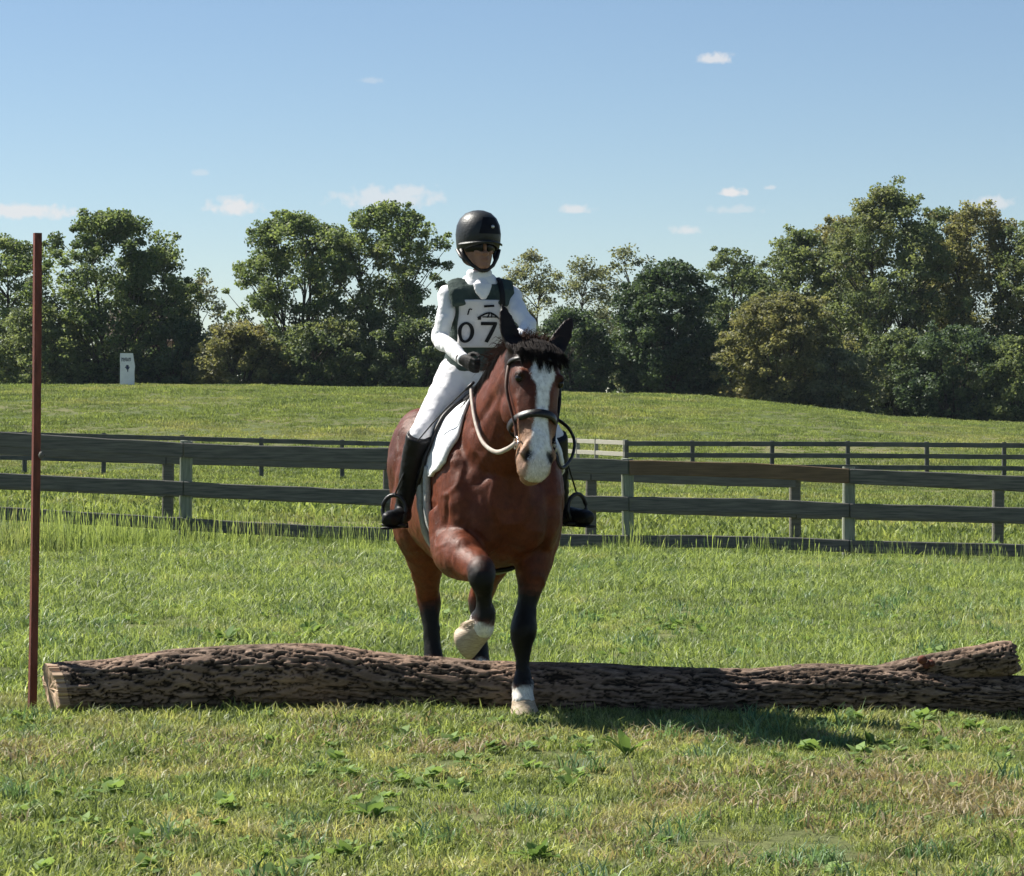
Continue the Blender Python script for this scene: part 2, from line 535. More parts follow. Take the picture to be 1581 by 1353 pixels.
xr = [967, 1070, 1192, 1310, 1432, 1551, 1672, 1795]
far_fence('thin dark paddock fence on the far slope at right, regular posts', [(x, np.interp(x, [967, 1310, 1795], [685, 686, 690]), 88) for x in xr], 3, .15, M_far, M_far)
xm = [965, 921, 892, 862, 830, 800, 770]
far_fence('short sunlit pale paddock fence meeting the dark one near the bay horse', [(x, np.interp(x, [770, 965], [676, 684]), 89 + (965 - x) * .06) for x in xm], 3, .14, M_pale, M_pale, 40)
xl = [-85, 37, 159, 281, 403, 528, 650, 770]
far_fence('low dark paddock fence along the foot of the hill at left', [(x, np.interp(x, [-130, 158, 528, 770], [667, 674, 684, 689]), 86) for x in xl], 3, .14, M_far, M_far, 60)

# ------------------------------------------------------------------ hill marker
M_white = simple_mat('white painted board', (.78, .80, .82), (.66, .68, .70), 3, .6, .2)
M_ink = simple_mat('dark blue print', (.03, .045, .10), (.02, .03, .07), 6, .6, .2)
mk_p = P(196, 598, 148); mk_p.z = th(mk_p.x, mk_p.y)
mk = empty('marker_board', mk_p); tag(mk, 'white upright marker board with dark print on the grassy hill crest', 'marker')
S = Soup(); hgt = 1.72
prof = [(-.37, .37), (-.36, .39), (-.36, .38), (-.35, .41), (-.36, .36), (-.35, .31)]
S.rings([[Vector((a, -.05, k / 5 * hgt - (.1 if k == 0 else 0))), Vector((b, -.05, k / 5 * hgt - (.1 if k == 0 else 0))), Vector((b - .03, .35, k / 5 * hgt - (.1 if k == 0 else 0))), Vector((a + .03, .35, k / 5 * hgt - (.1 if k == 0 else 0)))] for k, (a, b) in enumerate(prof)])
obj('panel', S.mesh('panel', False), M_white, mk)
S = Soup(); rnd = random.Random(2)
for i, x in enumerate((-.22, -.10, .03, .16)):      # worn, unreadable lettering strokes
    for (dx, dz, w, h) in ((-.04, 0, .03, .2), (.03, .01, .03, .17), (0, .07 - .05 * (i % 3), .08, .035)):
        S.box((x + dx, -.056, 1.38 + dz + rnd.uniform(-.015, .015)), (w, .006, h))
obj('lettering', S.mesh('lettering', False), M_ink, mk)
S = Soup()
for (x, z, w, h) in ((.03, .98, .26, .10), (.03, 1.06, .16, .08), (.04, .90, .17, .09), (.05, .80, .06, .16)):
    S.blob((x, -.053, z), (w / 2, .006, h / 2))
obj('emblem', S.mesh('emblem'), M_ink, mk)

# ------------------------------------------------------------------ trees
M_bark = simple_mat('grey brown bark', (.10, .085, .065), (.05, .042, .034), 6, .9, .1, .6, 20, (8, 8, 1.5))
L_green = leaf_mat('green leaves', (.075, .118, .052), (.25, .31, .125), (.29, .265, .11), .48, .16, dryamt=.58)
L_dark = leaf_mat('shade-toned green leaves', (.045, .078, .045), (.125, .175, .085), None, .4, .2)  # darker leaf copy: shade on the dark trees put into the colour
L_olive = leaf_mat('olive brown leaves', (.10, .11, .055), (.28, .28, .13), (.28, .23, .11), .48, .2, dryamt=.5)
L_grey = leaf_mat('pale sparse leaves', (.09, .11, .065), (.27, .29, .17), (.28, .25, .16), .48, .2, dryamt=.5)
L_mid = leaf_mat('mid green leaves', (.072, .106, .056), (.225, .27, .12), (.26, .235, .11), .48, .16, dryamt=.55)


def leaves_at(C, sz, rng, up=.35, bright=None):
    n = len(C)
    nrm = rng.normal(size=(n, 3)); nrm[:, 2] = np.abs(nrm[:, 2]) + up
    nrm /= np.linalg.norm(nrm, axis=1)[:, None]
    t = np.cross(nrm, rng.normal(size=(n, 3))); t /= np.linalg.norm(t, axis=1)[:, None]
    s = np.cross(nrm, t)
    L = sz * rng.uniform(.6, 1.35, n)[:, None]; w = L * rng.uniform(.32, .5, n)[:, None]
    V = np.empty((n, 4, 3))
    V[:, 0] = C - t * L * .5; V[:, 2] = C + t * L * .5 - nrm * L * .12
    V[:, 1] = C + s * w + nrm * L * .08; V[:, 3] = C - s * w + nrm * L * .08
    c = np.zeros((n, 4, 3)); r = rng.uniform(0, .75, n) if bright is None else np.clip(rng.uniform(-.3, .35, n) + bright, 0, 1)
    c[:, :, 0] = r[:, None]; c[:, :, 1] = rng.uniform(.2, 1, n)[:, None]; c[:, :, 2] = .5
    return V.reshape(-1, 3), np.arange(n * 4).reshape(n, 4), c.reshape(-1, 3)


def tree(label, px, top, hw, d, seed, lm, zb=.15, K=110, n=95, rc=.85, leaf=.30, stems=1, wide=.5, lump=.5, hollow=.35, name='deciduous_tree', cat='tree', group=None, fill=0, lean=0.0, skip=None):
    rng = np.random.default_rng(seed); rnd = random.Random(seed)
    b = P(px, 600, d); x0, y0 = b.x, d; z0 = th(x0, y0)
    H = P(px, top, d).z - z0; Rw = hw / FPX * d
    root = empty(name, (x0, y0, z0)); tag(root, label, cat, group)
    tips = []; small = []; tries = 0
    while len(tips) < K and tries < K * 60:
        tries += 1
        t = rng.uniform(0, 1); a = rng.uniform(0, 2 * math.pi)
        if t < wide: pr = .55 + .45 * math.sin(t / wide * math.pi / 2)
        else: pr = math.sqrt(max(0, 1 - ((t - wide) / (1 - wide)) ** 2.3))
        lm_ = 1 - lump * .5 + lump * noise3(np.array([[math.cos(a) * 1.7 + 9, math.sin(a) * 1.7 + 9, t * 3.5]]), seed)[0]
        r = math.sqrt(rng.uniform(hollow ** 2, 1))
        stray = r > .86 and rng.uniform() < .5
        if stray: r *= 1 + .30 * rng.uniform() ** 1.5
        rr = Rw * pr * lm_ * r
        z = H * (zb + (1 - zb) * t) * (.94 + .06 * lm_) * (1 + (.07 * rng.uniform() if stray else 0))
        small.append(stray); tips.append((rr * math.cos(a) + lean * t * Rw, rr * math.sin(a) * .85, z - rc * .35))
    tips = np.array(tips)
    # keep the tallest tip near the measured height
    tips[:, 2] *= (H - rc * .5) / max(tips[:, 2].max(), .1) if fill == 0 else 1
    S = Soup()
    tr = max(.10, H * .018); bases = []
    for k in range(stems):
        a = 2 * math.pi * k / max(stems, 1) + rnd.uniform(0, 1)
        sp = 0 if stems == 1 else Rw * .22
        p0 = Vector((math.cos(a) * sp * .3, math.sin(a) * sp * .3, -.3)); p3 = Vector((math.cos(a) * sp * 1.6 + rnd.uniform(-.4, .4) + lean * Rw * .5, math.sin(a) * sp * 1.6, H * .78))
        pts = [p0.lerp(p3, f) + Vector((rnd.uniform(-.12, .12), rnd.uniform(-.12, .12), 0)) * (H * .12) * (1 if 0 < f < 1 else 0) for f in (0, .12, .3, .5, .7, .88, 1)]
        pts = [Vector(q) for q in catmull(pts, 2)]
        rad = [tr * (1.25 - 1.15 * i / (len(pts) - 1)) * (1.3 if i == 0 else 1) / (1 if stems == 1 else 1.35) for i in range(len(pts))]
        S.tube(pts, rad, 8); bases.append(pts)
    for i, tp in enumerate(tips):
        if i % 2 and K > 60: continue
        tp = Vector(tp); pts = min(bases, key=lambda q: min((v - tp).length for v in q))
        f = max(1, min(len(pts) - 2, int(len(pts) * min(.95, max(.15, (tp.z - (Vector((tp.x, tp.y, 0)).length) * .9) / (H * .82))))))
        q = pts[f]; mid = q.lerp(tp, .5) + Vector((rnd.uniform(-.25, .25), rnd.uniform(-.25, .25), rnd.uniform(-.1, .45)))
        r0 = tr * .34 * (1 - .6 * q.z / H)
        S.tube([q, q.lerp(mid, .55) + Vector((0, 0, .1)), mid, tp], [r0, r0 * .75, r0 * .5, .015], 5)
    obj('trunk', S.mesh('trunk'), M_bark, root)
    n = int(n * 1.3); C = np.repeat(tips, n, 0); m = len(C)
    cr = np.repeat(rng.uniform(.5, 1.2, len(tips)) * np.where(small, .62, 1), n)[:, None] * rc
    dirs = rng.normal(size=(m, 3)); dirs /= np.linalg.norm(dirs, axis=1)[:, None]
    C = C + dirs * cr * (rng.uniform(0, 1, m) ** .45)[:, None] * np.array([1, 1, .72])
    br = np.repeat(rng.uniform(.1, .75, len(tips)), n)
    keep = (C[:, 2] > -.05) & ~(np.repeat(np.array(small), n) & (rng.uniform(0, 1, m) < .55))
    if skip is not None:
        wx = (C[:, 0] + x0) / (C[:, 1] + y0) * FPX + PW / 2; wy = HOR - (C[:, 2] + z0 - CAM_H) / (C[:, 1] + y0) * FPX
        for (sx, sy, sr) in skip:
            keep &= ~(((wx - sx) ** 2 + (wy - sy) ** 2 < sr * sr) & (rng.uniform(0, 1, m) < .93))
    V, F, c = leaves_at(C[keep], leaf, rng, .3, br[keep])
    obj('crown', np_mesh('crown', V, F, False, c), lm, root)
    return root


GT = 'trees along the far side of the hill'
GAP = [(226, 546, 8), (240, 540, 9), (264, 531, 7)]
A = dict(group=GT)
tree('light green tree cut by the left picture edge, left of the red pole', 5, 360, 92, 172, 1, L_green, .0, 190, 120, .85, .19, 1, .5, .6, **A)
tree('tall full green tree rising behind the white marker board', 172, 318, 118, 168, 2, L_green, .02, 330, 120, .85, .19, 2, .45, .6, .3, skip=GAP, **A)
tree('lower lobe tree leaning from the full green tree toward the gap of sky', 246, 378, 62, 171, 23, L_mid, .02, 130, 110, .75, .18, 1, .5, .6, skip=GAP, **A)
tree('faint small grey tree in the sky gap between the two big green trees', 305, 425, 42, 205, 3, L_grey, .1, 75, 60, .7, .2, lump=.9, **A)
tree('airy open green tree with dark forked limbs, left one of the pair behind the rider', 455, 318, 112, 168, 4, L_green, .02, 330, 105, .75, .18, 3, .52, .55, .25, **A)
tree('airy open green tree directly left of the rider with sky showing through', 596, 308, 104, 170, 5, L_green, .02, 320, 105, .75, .18, 2, .55, .55, .25, **A)
tree('slim pale tree just right of the riding helmet', 826, 378, 54, 188, 6, L_grey, .12, 105, 85, .75, .16, 1, .65, .8, **A)
tree('thin yellowish tree above the horse ears', 905, 396, 54, 186, 7, L_grey, .12, 105, 80, .75, .16, 1, .6, .8, **A)
tree('wispy half-bare tree left of the dark round tree', 968, 378, 44, 192, 8, L_grey, .18, 80, 45, .7, .2, 1, .65, .8, **A)
tree('dense dark round-topped tree near the middle right', 1035, 402, 92, 164, 9, L_dark, .0, 300, 130, .8, .20, 1, .4, .18, .25, **A)
tree('narrow dark tree peeping out right of the round dark tree', 1130, 374, 58, 182, 10, L_mid, .02, 130, 100, .75, .18, 1, .6, .8, **A)
tree('mid green tree left of the tallest tree', 1235, 342, 74, 178, 11, L_mid, .0, 290, 105, .8, .18, 1, .55, .65, **A)
tree('tallest tree of the row, feathery olive crown at right', 1370, 268, 112, 172, 12, L_mid, .0, 480, 115, .8, .17, 2, .45, .6, .3, **A)
tree('broad olive tree at the right picture edge behind the tallest one', 1515, 304, 94, 174, 13, L_olive, .02, 360, 110, .85, .18, 2, .5, .6, **A)
tree('tree cut off by the right picture edge', 1612, 320, 86, 172, 14, L_mid, .02, 220, 110, .85, .18, 1, .5, .6, **A)
tree('olive tree filling the wall between the tallest tree and its left neighbour', 1298, 330, 66, 181, 30, L_olive, .0, 210, 105, .8, .18, 1, .5, .6, **A)
tree('tree standing close behind the tallest one on its right', 1448, 322, 70, 183, 31, L_mid, .0, 230, 105, .8, .18, 1, .5, .6, **A)
tree('shaded tree showing between the round dark tree and the olive bush', 1150, 400, 62, 188, 32, L_dark, .0, 150, 100, .8, .19, 1, .5, .6, **A)
GB = 'bushes at the foot of the far trees'
B = dict(name='bush', cat='bush', group=GB, rc=.7, leaf=.175, stems=3, wide=.45, lump=.6, zb=.0)
tree('big rounded olive brown bush right of the dark round tree', 1205, 444, 104, 159, 15, L_olive, K=270, n=120, **B)
tree('pale green bush low in front of the tallest tree', 1300, 535, 72, 158, 16, L_grey, K=95, n=100, **B)
tree('dark bush at the right edge of the field', 1470, 495, 100, 161, 17, L_dark, K=210, n=115, **B)
tree('mid green bush beside the right picture edge', 1570, 515, 64, 159, 18, L_mid, K=110, n=105, **B)
tree('light olive bush under the gap between the two big green trees', 372, 495, 76, 163, 19, L_olive, K=150, n=110, **B)
tree('wide dark bush under the airy pair of trees', 500, 490, 96, 164, 20, L_mid, K=190, n=110, **B)
tree('mid green bush behind the rider hips', 640, 490, 84, 164, 21, L_mid, K=160, n=110, **B)
tree('dark bush to the right of the horse head', 880, 470, 76, 166, 22, L_dark, K=190, n=115, **B)
tree('dark bush left of the marker board under the edge tree', 60, 470, 84, 166, 24, L_mid, K=170, n=110, **B)
tree('shadowy bush right of the marker board', 268, 490, 64, 167, 25, L_dark, K=140, n=110, skip=GAP, **B)
tree('dark bush behind the bay horse and rider', 760, 480, 76, 168, 26, L_dark, K=160, n=110, **B)
tree('low dark bush before the tall right-hand trunks', 1385, 505, 64, 163, 27, L_mid, K=130, n=105, **B)

# the wood behind, one dark mass
rng = np.random.default_rng(77)
n = 26000
wx = rng.uniform(-62, 62, n); wy = rng.uniform(196, 214, n)
hgt = 3.6 + 3.4 * fbm(np.stack([wx * .16, wy * .02, wx * 0], 1), 3, 8)
wz = terrain(wx, wy) + hgt * rng.uniform(0, 1, n) ** .8
V, F, c = leaves_at(np.stack([wx, wy, wz], 1), .62, rng, .3)
tag(obj('distant_wood', np_mesh('distant_wood', V, F, False, c), L_dark), 'dark low wood closing the view behind the tree row', 'wood', kind='stuff')

# house glimpsed through the leaves
M_brick = simple_mat('salmon brick', (.42, .25, .18), (.30, .17, .12), 5, .85, .2)
M_roof = simple_mat('brown roof shingles', (.12, .09, .075), (.07, .055, .05), 6, .9, .1)
hp = P(222, 600, 228); hz = th(hp.x, hp.y)
hs = empty('brick_house', (hp.x, hp.y, hz)); tag(hs, 'salmon brick house glimpsed through leaves right of the marker board', 'house')
S = Soup(); S.box((0, 4, 2.9), (6.0, 8, 6.2)); obj('wall', S.mesh('wall', False), M_brick, hs)
S = Soup(); S.rings([[Vector((x, -.5, 6.0)), Vector((x, 8.5, 6.0)), Vector((x, 4, 8.6))] for x in (-3.3, 3.3)]); obj('roof', S.mesh('roof', False), M_roof, hs)
M_pane = simple_mat('dark window glass', (.05, .06, .07), (.03, .035, .04), 2, .1, .5)
for wx_ in (-1.7, .6, 2.1):
    for wz_ in (1.6, 4.4):
        S = Soup(); S.box((wx_, -.04, wz_), (1.0, .10, 1.75)); fr = obj('window', S.mesh('window', False), M_white, hs)
        S = Soup(); S.box((wx_, -.10, wz_), (.75, .03, 1.45)); obj('pane', S.mesh('pane', False), M_pane, fr)

# ------------------------------------------------------------------ red pole
M_red = simple_mat('rust red paint', (.19, .05, .032), (.085, .026, .018), 7, .6, .3, .3, 40, (6, 6, 1.2))
pb = P(49, 1100, 14.4); pt = P(58, 360, 14.42); pz = th(pb.x, pb.y)
pole = empty('marker_pole', (pb.x, pb.y, pz)); tag(pole, 'tall thin rust red pole standing at the cut end of the log', 'pole')
S = Soup(); w = .0192
dv = Vector((pt.x - pb.x, pt.y - pb.y, 0)); rr = []
for i in range(9):
    f = i / 8; z = -.12 + (pt.z - pz + .12) * f; e = .004
    a = R(28); ww = w * (1 + .02 * math.sin(i * 2.1))
    base = [(-ww, -ww + e), (-ww + e, -ww), (ww - e, -ww), (ww, -ww + e), (ww, ww - e), (ww - e, ww), (-ww + e, ww), (-ww, ww - e)]
    bow = .006 * math.sin(f * math.pi)
    rr.append([Vector((dv.x * f + bow + x * math.cos(a) - y * math.sin(a), dv.y * f + x * math.sin(a) + y * math.cos(a), z)) for x, y in base])
S.rings(rr); obj('shaft', S.mesh('shaft', False), M_red, pole)
S = Soup(); kp = P(66, 703, 14.39); S.blob((kp.x - pb.x - .004, kp.y - pb.y - .02, kp.z - pz), (.014, .02, .02)); S.tube([(kp.x - pb.x - .02, kp.y - pb.y, kp.z - pz), (kp.x - pb.x + .012, kp.y - pb.y - .02, kp.z - pz)], .007, 8)
obj('bolt', S.mesh('bolt'), M_board, pole)

# ------------------------------------------------------------------ log
def bark_mat():
    m, t, b = new_mat('furrowed log bark')
    a = N(t, 'ShaderNodeAttribute'); a.attribute_name = 'Col'
    f = noise_node(t, 14, 6, stretch=(.8, 2.2, 2.2), rough=.7)
    f2 = noise_node(t, 2.2, 3, stretch=(.6, 1, 1))
    c = ramp(t, f, [(.25, (.045, .031, .024)), (.5, (.14, .10, .075)), (.75, (.36, .265, .20))])
    c = mixc(t, ramp(t, f2, [(.48, (0, 0, 0)), (.62, (.9, .9, .9))]), c, mixc(t, f, (.07, .04, .027), (.42, .29, .21)))
    c = mixc(t, 1.0, c, a.outputs['Color'], 'MULTIPLY')
    t.links.new(c, b.inputs['Base Color']); b.inputs['Roughness'].default_value = .9; b.inputs['Specular IOR Level'].default_value = .15
    bump(t, b, f, .7, .012)
    return m


M_logbark = bark_mat()


def bark_tube(path, rad, nx, nc, seed, amp=.014, cap_end=True, wob=.018, cut=False):
    """path: control (x,y,z); rad: control radius; furrowed surface as real relief"""
    pts = np.array(catmull(path, max(2, nx // (len(path) - 1)))); rs = np.array(catmull([(r, 0, 0) for r in rad], max(2, nx // (len(path) - 1))))[:, 0]
    n = len(pts); tan = np.gradient(pts, axis=0); tan /= np.linalg.norm(tan, axis=1)[:, None]
    side = np.cross(tan, np.array([0, 0, 1.])); side /= np.linalg.norm(side, axis=1)[:, None]; up = np.cross(side, tan)
    ang = np.linspace(0, 2 * np.pi, nc, endpoint=False)
    s = np.concatenate([[0], np.cumsum(np.linalg.norm(np.diff(pts, axis=0), axis=1))])
    A, Sg = np.meshgrid(ang, s); rr = rs[:, None]
    cx, cy = np.cos(A) * 1.6, np.sin(A) * 1.6
    big = fbm(np.stack([(Sg * 2.1).ravel(), cx.ravel() * 1.1, cy.ravel() * 1.1], 1), 3, seed).reshape(A.shape) - .5
    warp_ = fbm(np.stack([(Sg * 6).ravel(), cx.ravel() * 2, cy.ravel() * 2], 1), 3, seed + 9).reshape(A.shape)
    q = np.stack([(Sg * 13 + warp_ * 5).ravel(), (cx * 3.6 + warp_ * 3.0).ravel(), (cy * 3.6 - warp_ * 2.4).ravel()], 1)
    q2 = np.stack([(Sg * 34 + warp_ * 6).ravel(), (cx * 7.5 + warp_ * 3).ravel(), (cy * 7.5).ravel()], 1)
    plates = np.clip(np.abs(2 * fbm(q, 3, seed + 20) - 1).reshape(A.shape) * 2.4, 0, 1)
    p2 = np.clip(np.abs(2 * fbm(q2, 2, seed + 40) - 1).reshape(A.shape) * 2.4, 0, 1)
    peel = sstep(.60, .72, fbm(np.stack([(Sg * 1.6).ravel(), cx.ravel() * .9 + 4, cy.ravel() * .9], 1), 3, seed + 60).reshape(A.shape))
    plates = np.clip(plates * .55 + .45 * p2 * sstep(.1, .4, plates) + peel * .15, 0, 1)
    rr = rr + big * wob * 2 + (sstep(.05, .45, plates) - .6) * amp
    V = pts[:, None, :] + side[:, None, :] * (np.cos(A) * rr)[..., None] + up[:, None, :] * (np.sin(A) * rr)[..., None]
    if cut:
        dec = np.exp(-(Sg / .22) ** 2)
        rel = V - pts[:, None, :]
        V[..., 0] += dec * (-.42 * rel[..., 1] - .16 * rel[..., 2])
    col = (.10 + 1.0 * sstep(.03, .45, plates))[..., None] * np.ones(3)
    idx = np.arange(n * nc).reshape(n, nc)
    F = np.stack([idx[:-1], np.roll(idx[:-1], -1, 1), np.roll(idx[1:], -1, 1), idx[1:]], -1).reshape(-1, 4)
    return V.reshape(-1, 3), F, col.reshape(-1, 3), V


LD = 14.36
def lp(px, top, bot, dd=0.0):
    c = P(px, (top + bot) / 2, LD + dd); return (c.x, c.y, c.z), (bot - top) / 2 / FPX * (LD + dd)


logc = [(92, 1024, 1100, -.03), (170, 1018, 1100, -.02), (262, 1003, 1097, 0), (380, 998, 1092, .01), (480, 996, 1086, 0), (590, 1010, 1092, 0), (720, 1019, 1106, 0), (860, 1022, 1108, 0),
        (1010, 1029, 1108, 0), (1140, 1032, 1108, 0), (1280, 1026, 1108, 0), (1400, 1030, 1106, -.02), (1500, 1042, 1106, -.05), (1620, 1046, 1110, -.10), (1760, 1036, 1112, -.2), (1900, 1040, 1108, -.3)]
lc = [lp(*a) for a in logc]
base = Vector(lc[0][0]); base.z = th(base.x, base.y)
lg = empty('log', base); tag(lg, 'long fallen log with rough furrowed bark lying across the grass as a jump', 'log')
path = [(np.array(p) - np.array(base)) for p, r in lc]; rad = [r for p, r in lc]
V, F, c, ring = bark_tube(path, rad, 700, 140, 4, .014, wob=.022, cut=True)
obj('bark', np_mesh('bark', V, F, True, c), M_logbark, lg)
# the sawn end
m, t, b = new_mat('sawn wood end')
tcn = N(t, 'ShaderNodeTexCoord'); wv = N(t, 'ShaderNodeTexWave', wave_type='RINGS', rings_direction='X')
wv.inputs['Scale'].default_value = 16; wv.inputs['Distortion'].default_value = 1.5; t.links.new(tcn.outputs['Object'], wv.inputs['Vector'])
t.links.new(mixc(t, noise_node(t, 9, 4), mixc(t, wv.outputs['Fac'], (.50, .34, .21), (.62, .45, .30)), (.36, .24, .16)), b.inputs['Base Color'])
b.inputs['Roughness'].default_value = .85
M_cut = m
endr = ring[0]; cen = endr.mean(0)
V = [cen + np.array([-.052, -.012, -.004])]; nr = len(endr)
for k, f in enumerate((.35, .7, .97)):
    for j in range(nr): V.append(cen + (endr[j] - cen) * f + np.array([-.05 + .012 * noise3(np.array([[j * .2, k, 1.]]), 3)[0], -.012, 0]))
for j in range(nr): V.append(cen + (endr[j] - cen) * .965 + np.array([.02, 0, 0]))
F = [(0, 1 + j, 1 + (j + 1) % nr) for j in range(nr)]
for k in range(3):
    for j in range(nr): F.append((1 + k * nr + j, 1 + (k + 1) * nr + j, 1 + (k + 1) * nr + (j + 1) % nr, 1 + k * nr + (j + 1) % nr))
obj('sawn_end', np_mesh('sawn_end', V, F, False), M_cut, lg)
# broken side branch rising at the right
bc = [lp(1340, 1034, 1085, .04), lp(1410, 1016, 1066, .0), lp(1455, 1007, 1054, -.03), lp(1505, 998, 1047, -.06), lp(1548, 990, 1042, -.08), lp(1566, 990, 1036, -.09)]
bp = [np.array(p) - np.array(base) for p, r in bc]
V, F, c, ring2 = bark_tube(bp, [r for p, r in bc], 110, 70, 31, .012, wob=.014)
e2 = ring2[-1]; cc = e2.mean(0); nV = len(V)
jag = [cc + (e2[j] - cc) * .8 + np.array([.05 * noise3(np.array([[j * .35, 0, 0.]]), 5)[0] - .02, 0, 0]) for j in range(70)]
V = np.vstack([V, jag, [cc + np.array([-.015, 0, 0])]])
F = [tuple(f) for f in F] + [(nV - 70 + j, nV - 70 + (j + 1) % 70, nV + (j + 1) % 70, nV + j) for j in range(70)] + [(nV + j, nV + (j + 1) % 70, nV + 70) for j in range(70)]
c = np.vstack([c, np.full((71, 3), .8)])
o = obj('broken_branch', np_mesh('broken_branch', V, F, True, c), M_logbark, lg); o['label'] = 'short broken branch stub rising from the log'
S = Soup(); q = P(1424, 1019, LD - .12)
for k, (dx, dz, r) in enumerate(((0, 0, .022), (.045, -.018, .018), (.02, -.03, .015))): S.blob((q.x - base.x + dx, q.y - base.y, q.z - base.z + dz), (r * 1.2, r, r))
M_knot = simple_mat('reddish fungus knot', (.17, .06, .035), (.06, .025, .02), 30, .8, .2, .5, 60)
obj('knot', S.mesh('knot'), M_knot, lg)

# ------------------------------------------------------------------ grass
G_near = leaf_mat('pasture grass', (.075, .115, .035), (.37, .44, .165), (.56, .46, .30), .45, 1.3, rough=.5, spec=.35, dryamt=.5, fine=2.2)
G_mid = leaf_mat('long field grass', (.085, .130, .038), (.36, .45, .165), (.52, .47, .28), .45, .7, rough=.5, spec=.35, dryamt=.56, fine=1.1)
G_far = leaf_mat('hill grass', (.095, .135, .04), (.30, .37, .13), (.44, .40, .20), .42, .12, rough=.6, spec=.2, dryamt=.5, fine=.45)
G_weed = leaf_mat('broad weed leaves', (.06, .12, .035), (.25, .36, .12), None, .4, .5, rough=.65, spec=.12)


def tuft(name, seed, n, rad, hmin, hmax, w, lean, mat, seeds=0, broad=0):
    rng = np.random.default_rng(seed)
    a = rng.uniform(0, 2 * np.pi, n); r = rad * np.sqrt(rng.uniform(0, 1, n))
    b0 = np.stack([r * np.cos(a), r * np.sin(a), np.full(n, -.01)], 1)
    h = rng.uniform(hmin, hmax, n) * rng.uniform(.6, 1, n); d = rng.uniform(0, 2 * np.pi, n)
    ln = rng.uniform(.1, 1, n) * lean * h; dv_ = np.stack([np.cos(d), np.sin(d), 0 * d], 1)
    sd = rng.uniform(0, 2 * np.pi, n); sv = np.stack([np.cos(sd), np.sin(sd), 0 * d], 1)
    ww = (w * rng.uniform(.6, 1.3, n))[:, None]
    z = np.array([0, 0, 1.])
    m1 = b0 + dv_ * (ln * .35)[:, None] + z * (h * .6)[:, None]
    tip = b0 + dv_ * ln[:, None] + z * (h * (1 - .35 * rng.uniform(0, 1, n)))[:, None]
    V = np.stack([b0 - sv * ww * .5, b0 + sv * ww * .5, m1 + sv * ww * .45, m1 - sv * ww * .45, tip + sv * ww * .08, tip - sv * ww * .08], 1)
    i = np.arange(n)[:, None] * 6
    F = np.concatenate([i + np.array([[0, 1, 2, 3]]), i + np.array([[3, 2, 4, 5]])], 0)
    c = np.zeros((n, 6, 3)); c[:, :, 0] = rng.beta(.9, 1.0, n)[:, None]; c[:, :, 1] = (rng.uniform(0, 1, n) ** .6)[:, None]
    dead = rng.uniform(0, 1, n) < .10; c[dead, :, 0] = 1.0
    V = V.reshape(-1, 3); c = c.reshape(-1, 3)
    if broad:
        C = np.stack([rng.uniform(-rad, rad, broad), rng.uniform(-rad, rad, broad), rng.uniform(.01, hmax * .6, broad)], 1)
        V2, F2, c2 = leaves_at(C, .022, rng, .9, np.full(broad, .7)); F = np.concatenate([F, F2 + len(V)], 0); V = np.vstack([V, V2]); c = np.vstack([c, c2])
    if seeds:
        Vs, Fs, cs = [], [], []
        for k in range(seeds):
            x, y = rng.uniform(-rad, rad, 2); hh = hmax * rng.uniform(1.1, 1.7); lx, ly = rng.uniform(-.12, .12, 2) * hh
            s_ = np.array([rng.uniform(-1, 1), rng.uniform(-1, 1), 0]); s_ /= np.linalg.norm(s_) + 1e-9
            p0, p1, p2 = np.array([x, y, 0]), np.array([x + lx * .6, y + ly * .6, hh * .75]), np.array([x + lx, y + ly, hh])
            k0 = len(Vs); Vs += [p0 - s_ * w * .25, p0 + s_ * w * .25, p1 + s_ * w * .25, p1 - s_ * w * .25, (p1 + p2) / 2 + s_ * w * .5, (p1 + p2) / 2 - s_ * w * .5, p2, p2]
            Fs += [[k0, k0 + 1, k0 + 2, k0 + 3], [k0 + 3, k0 + 2, k0 + 4, k0 + 5], [k0 + 5, k0 + 4, k0 + 6, k0 + 7]]
            cs += [[.95, 1, .5]] * 8
        F = np.concatenate([F, np.array(Fs) + len(V)], 0); V = np.vstack([V, Vs]); c = np.vstack([c, cs])
    me = np_mesh(name, V, F, False, c); me.materials.append(mat)
    return bpy.data.objects.new(name, me)


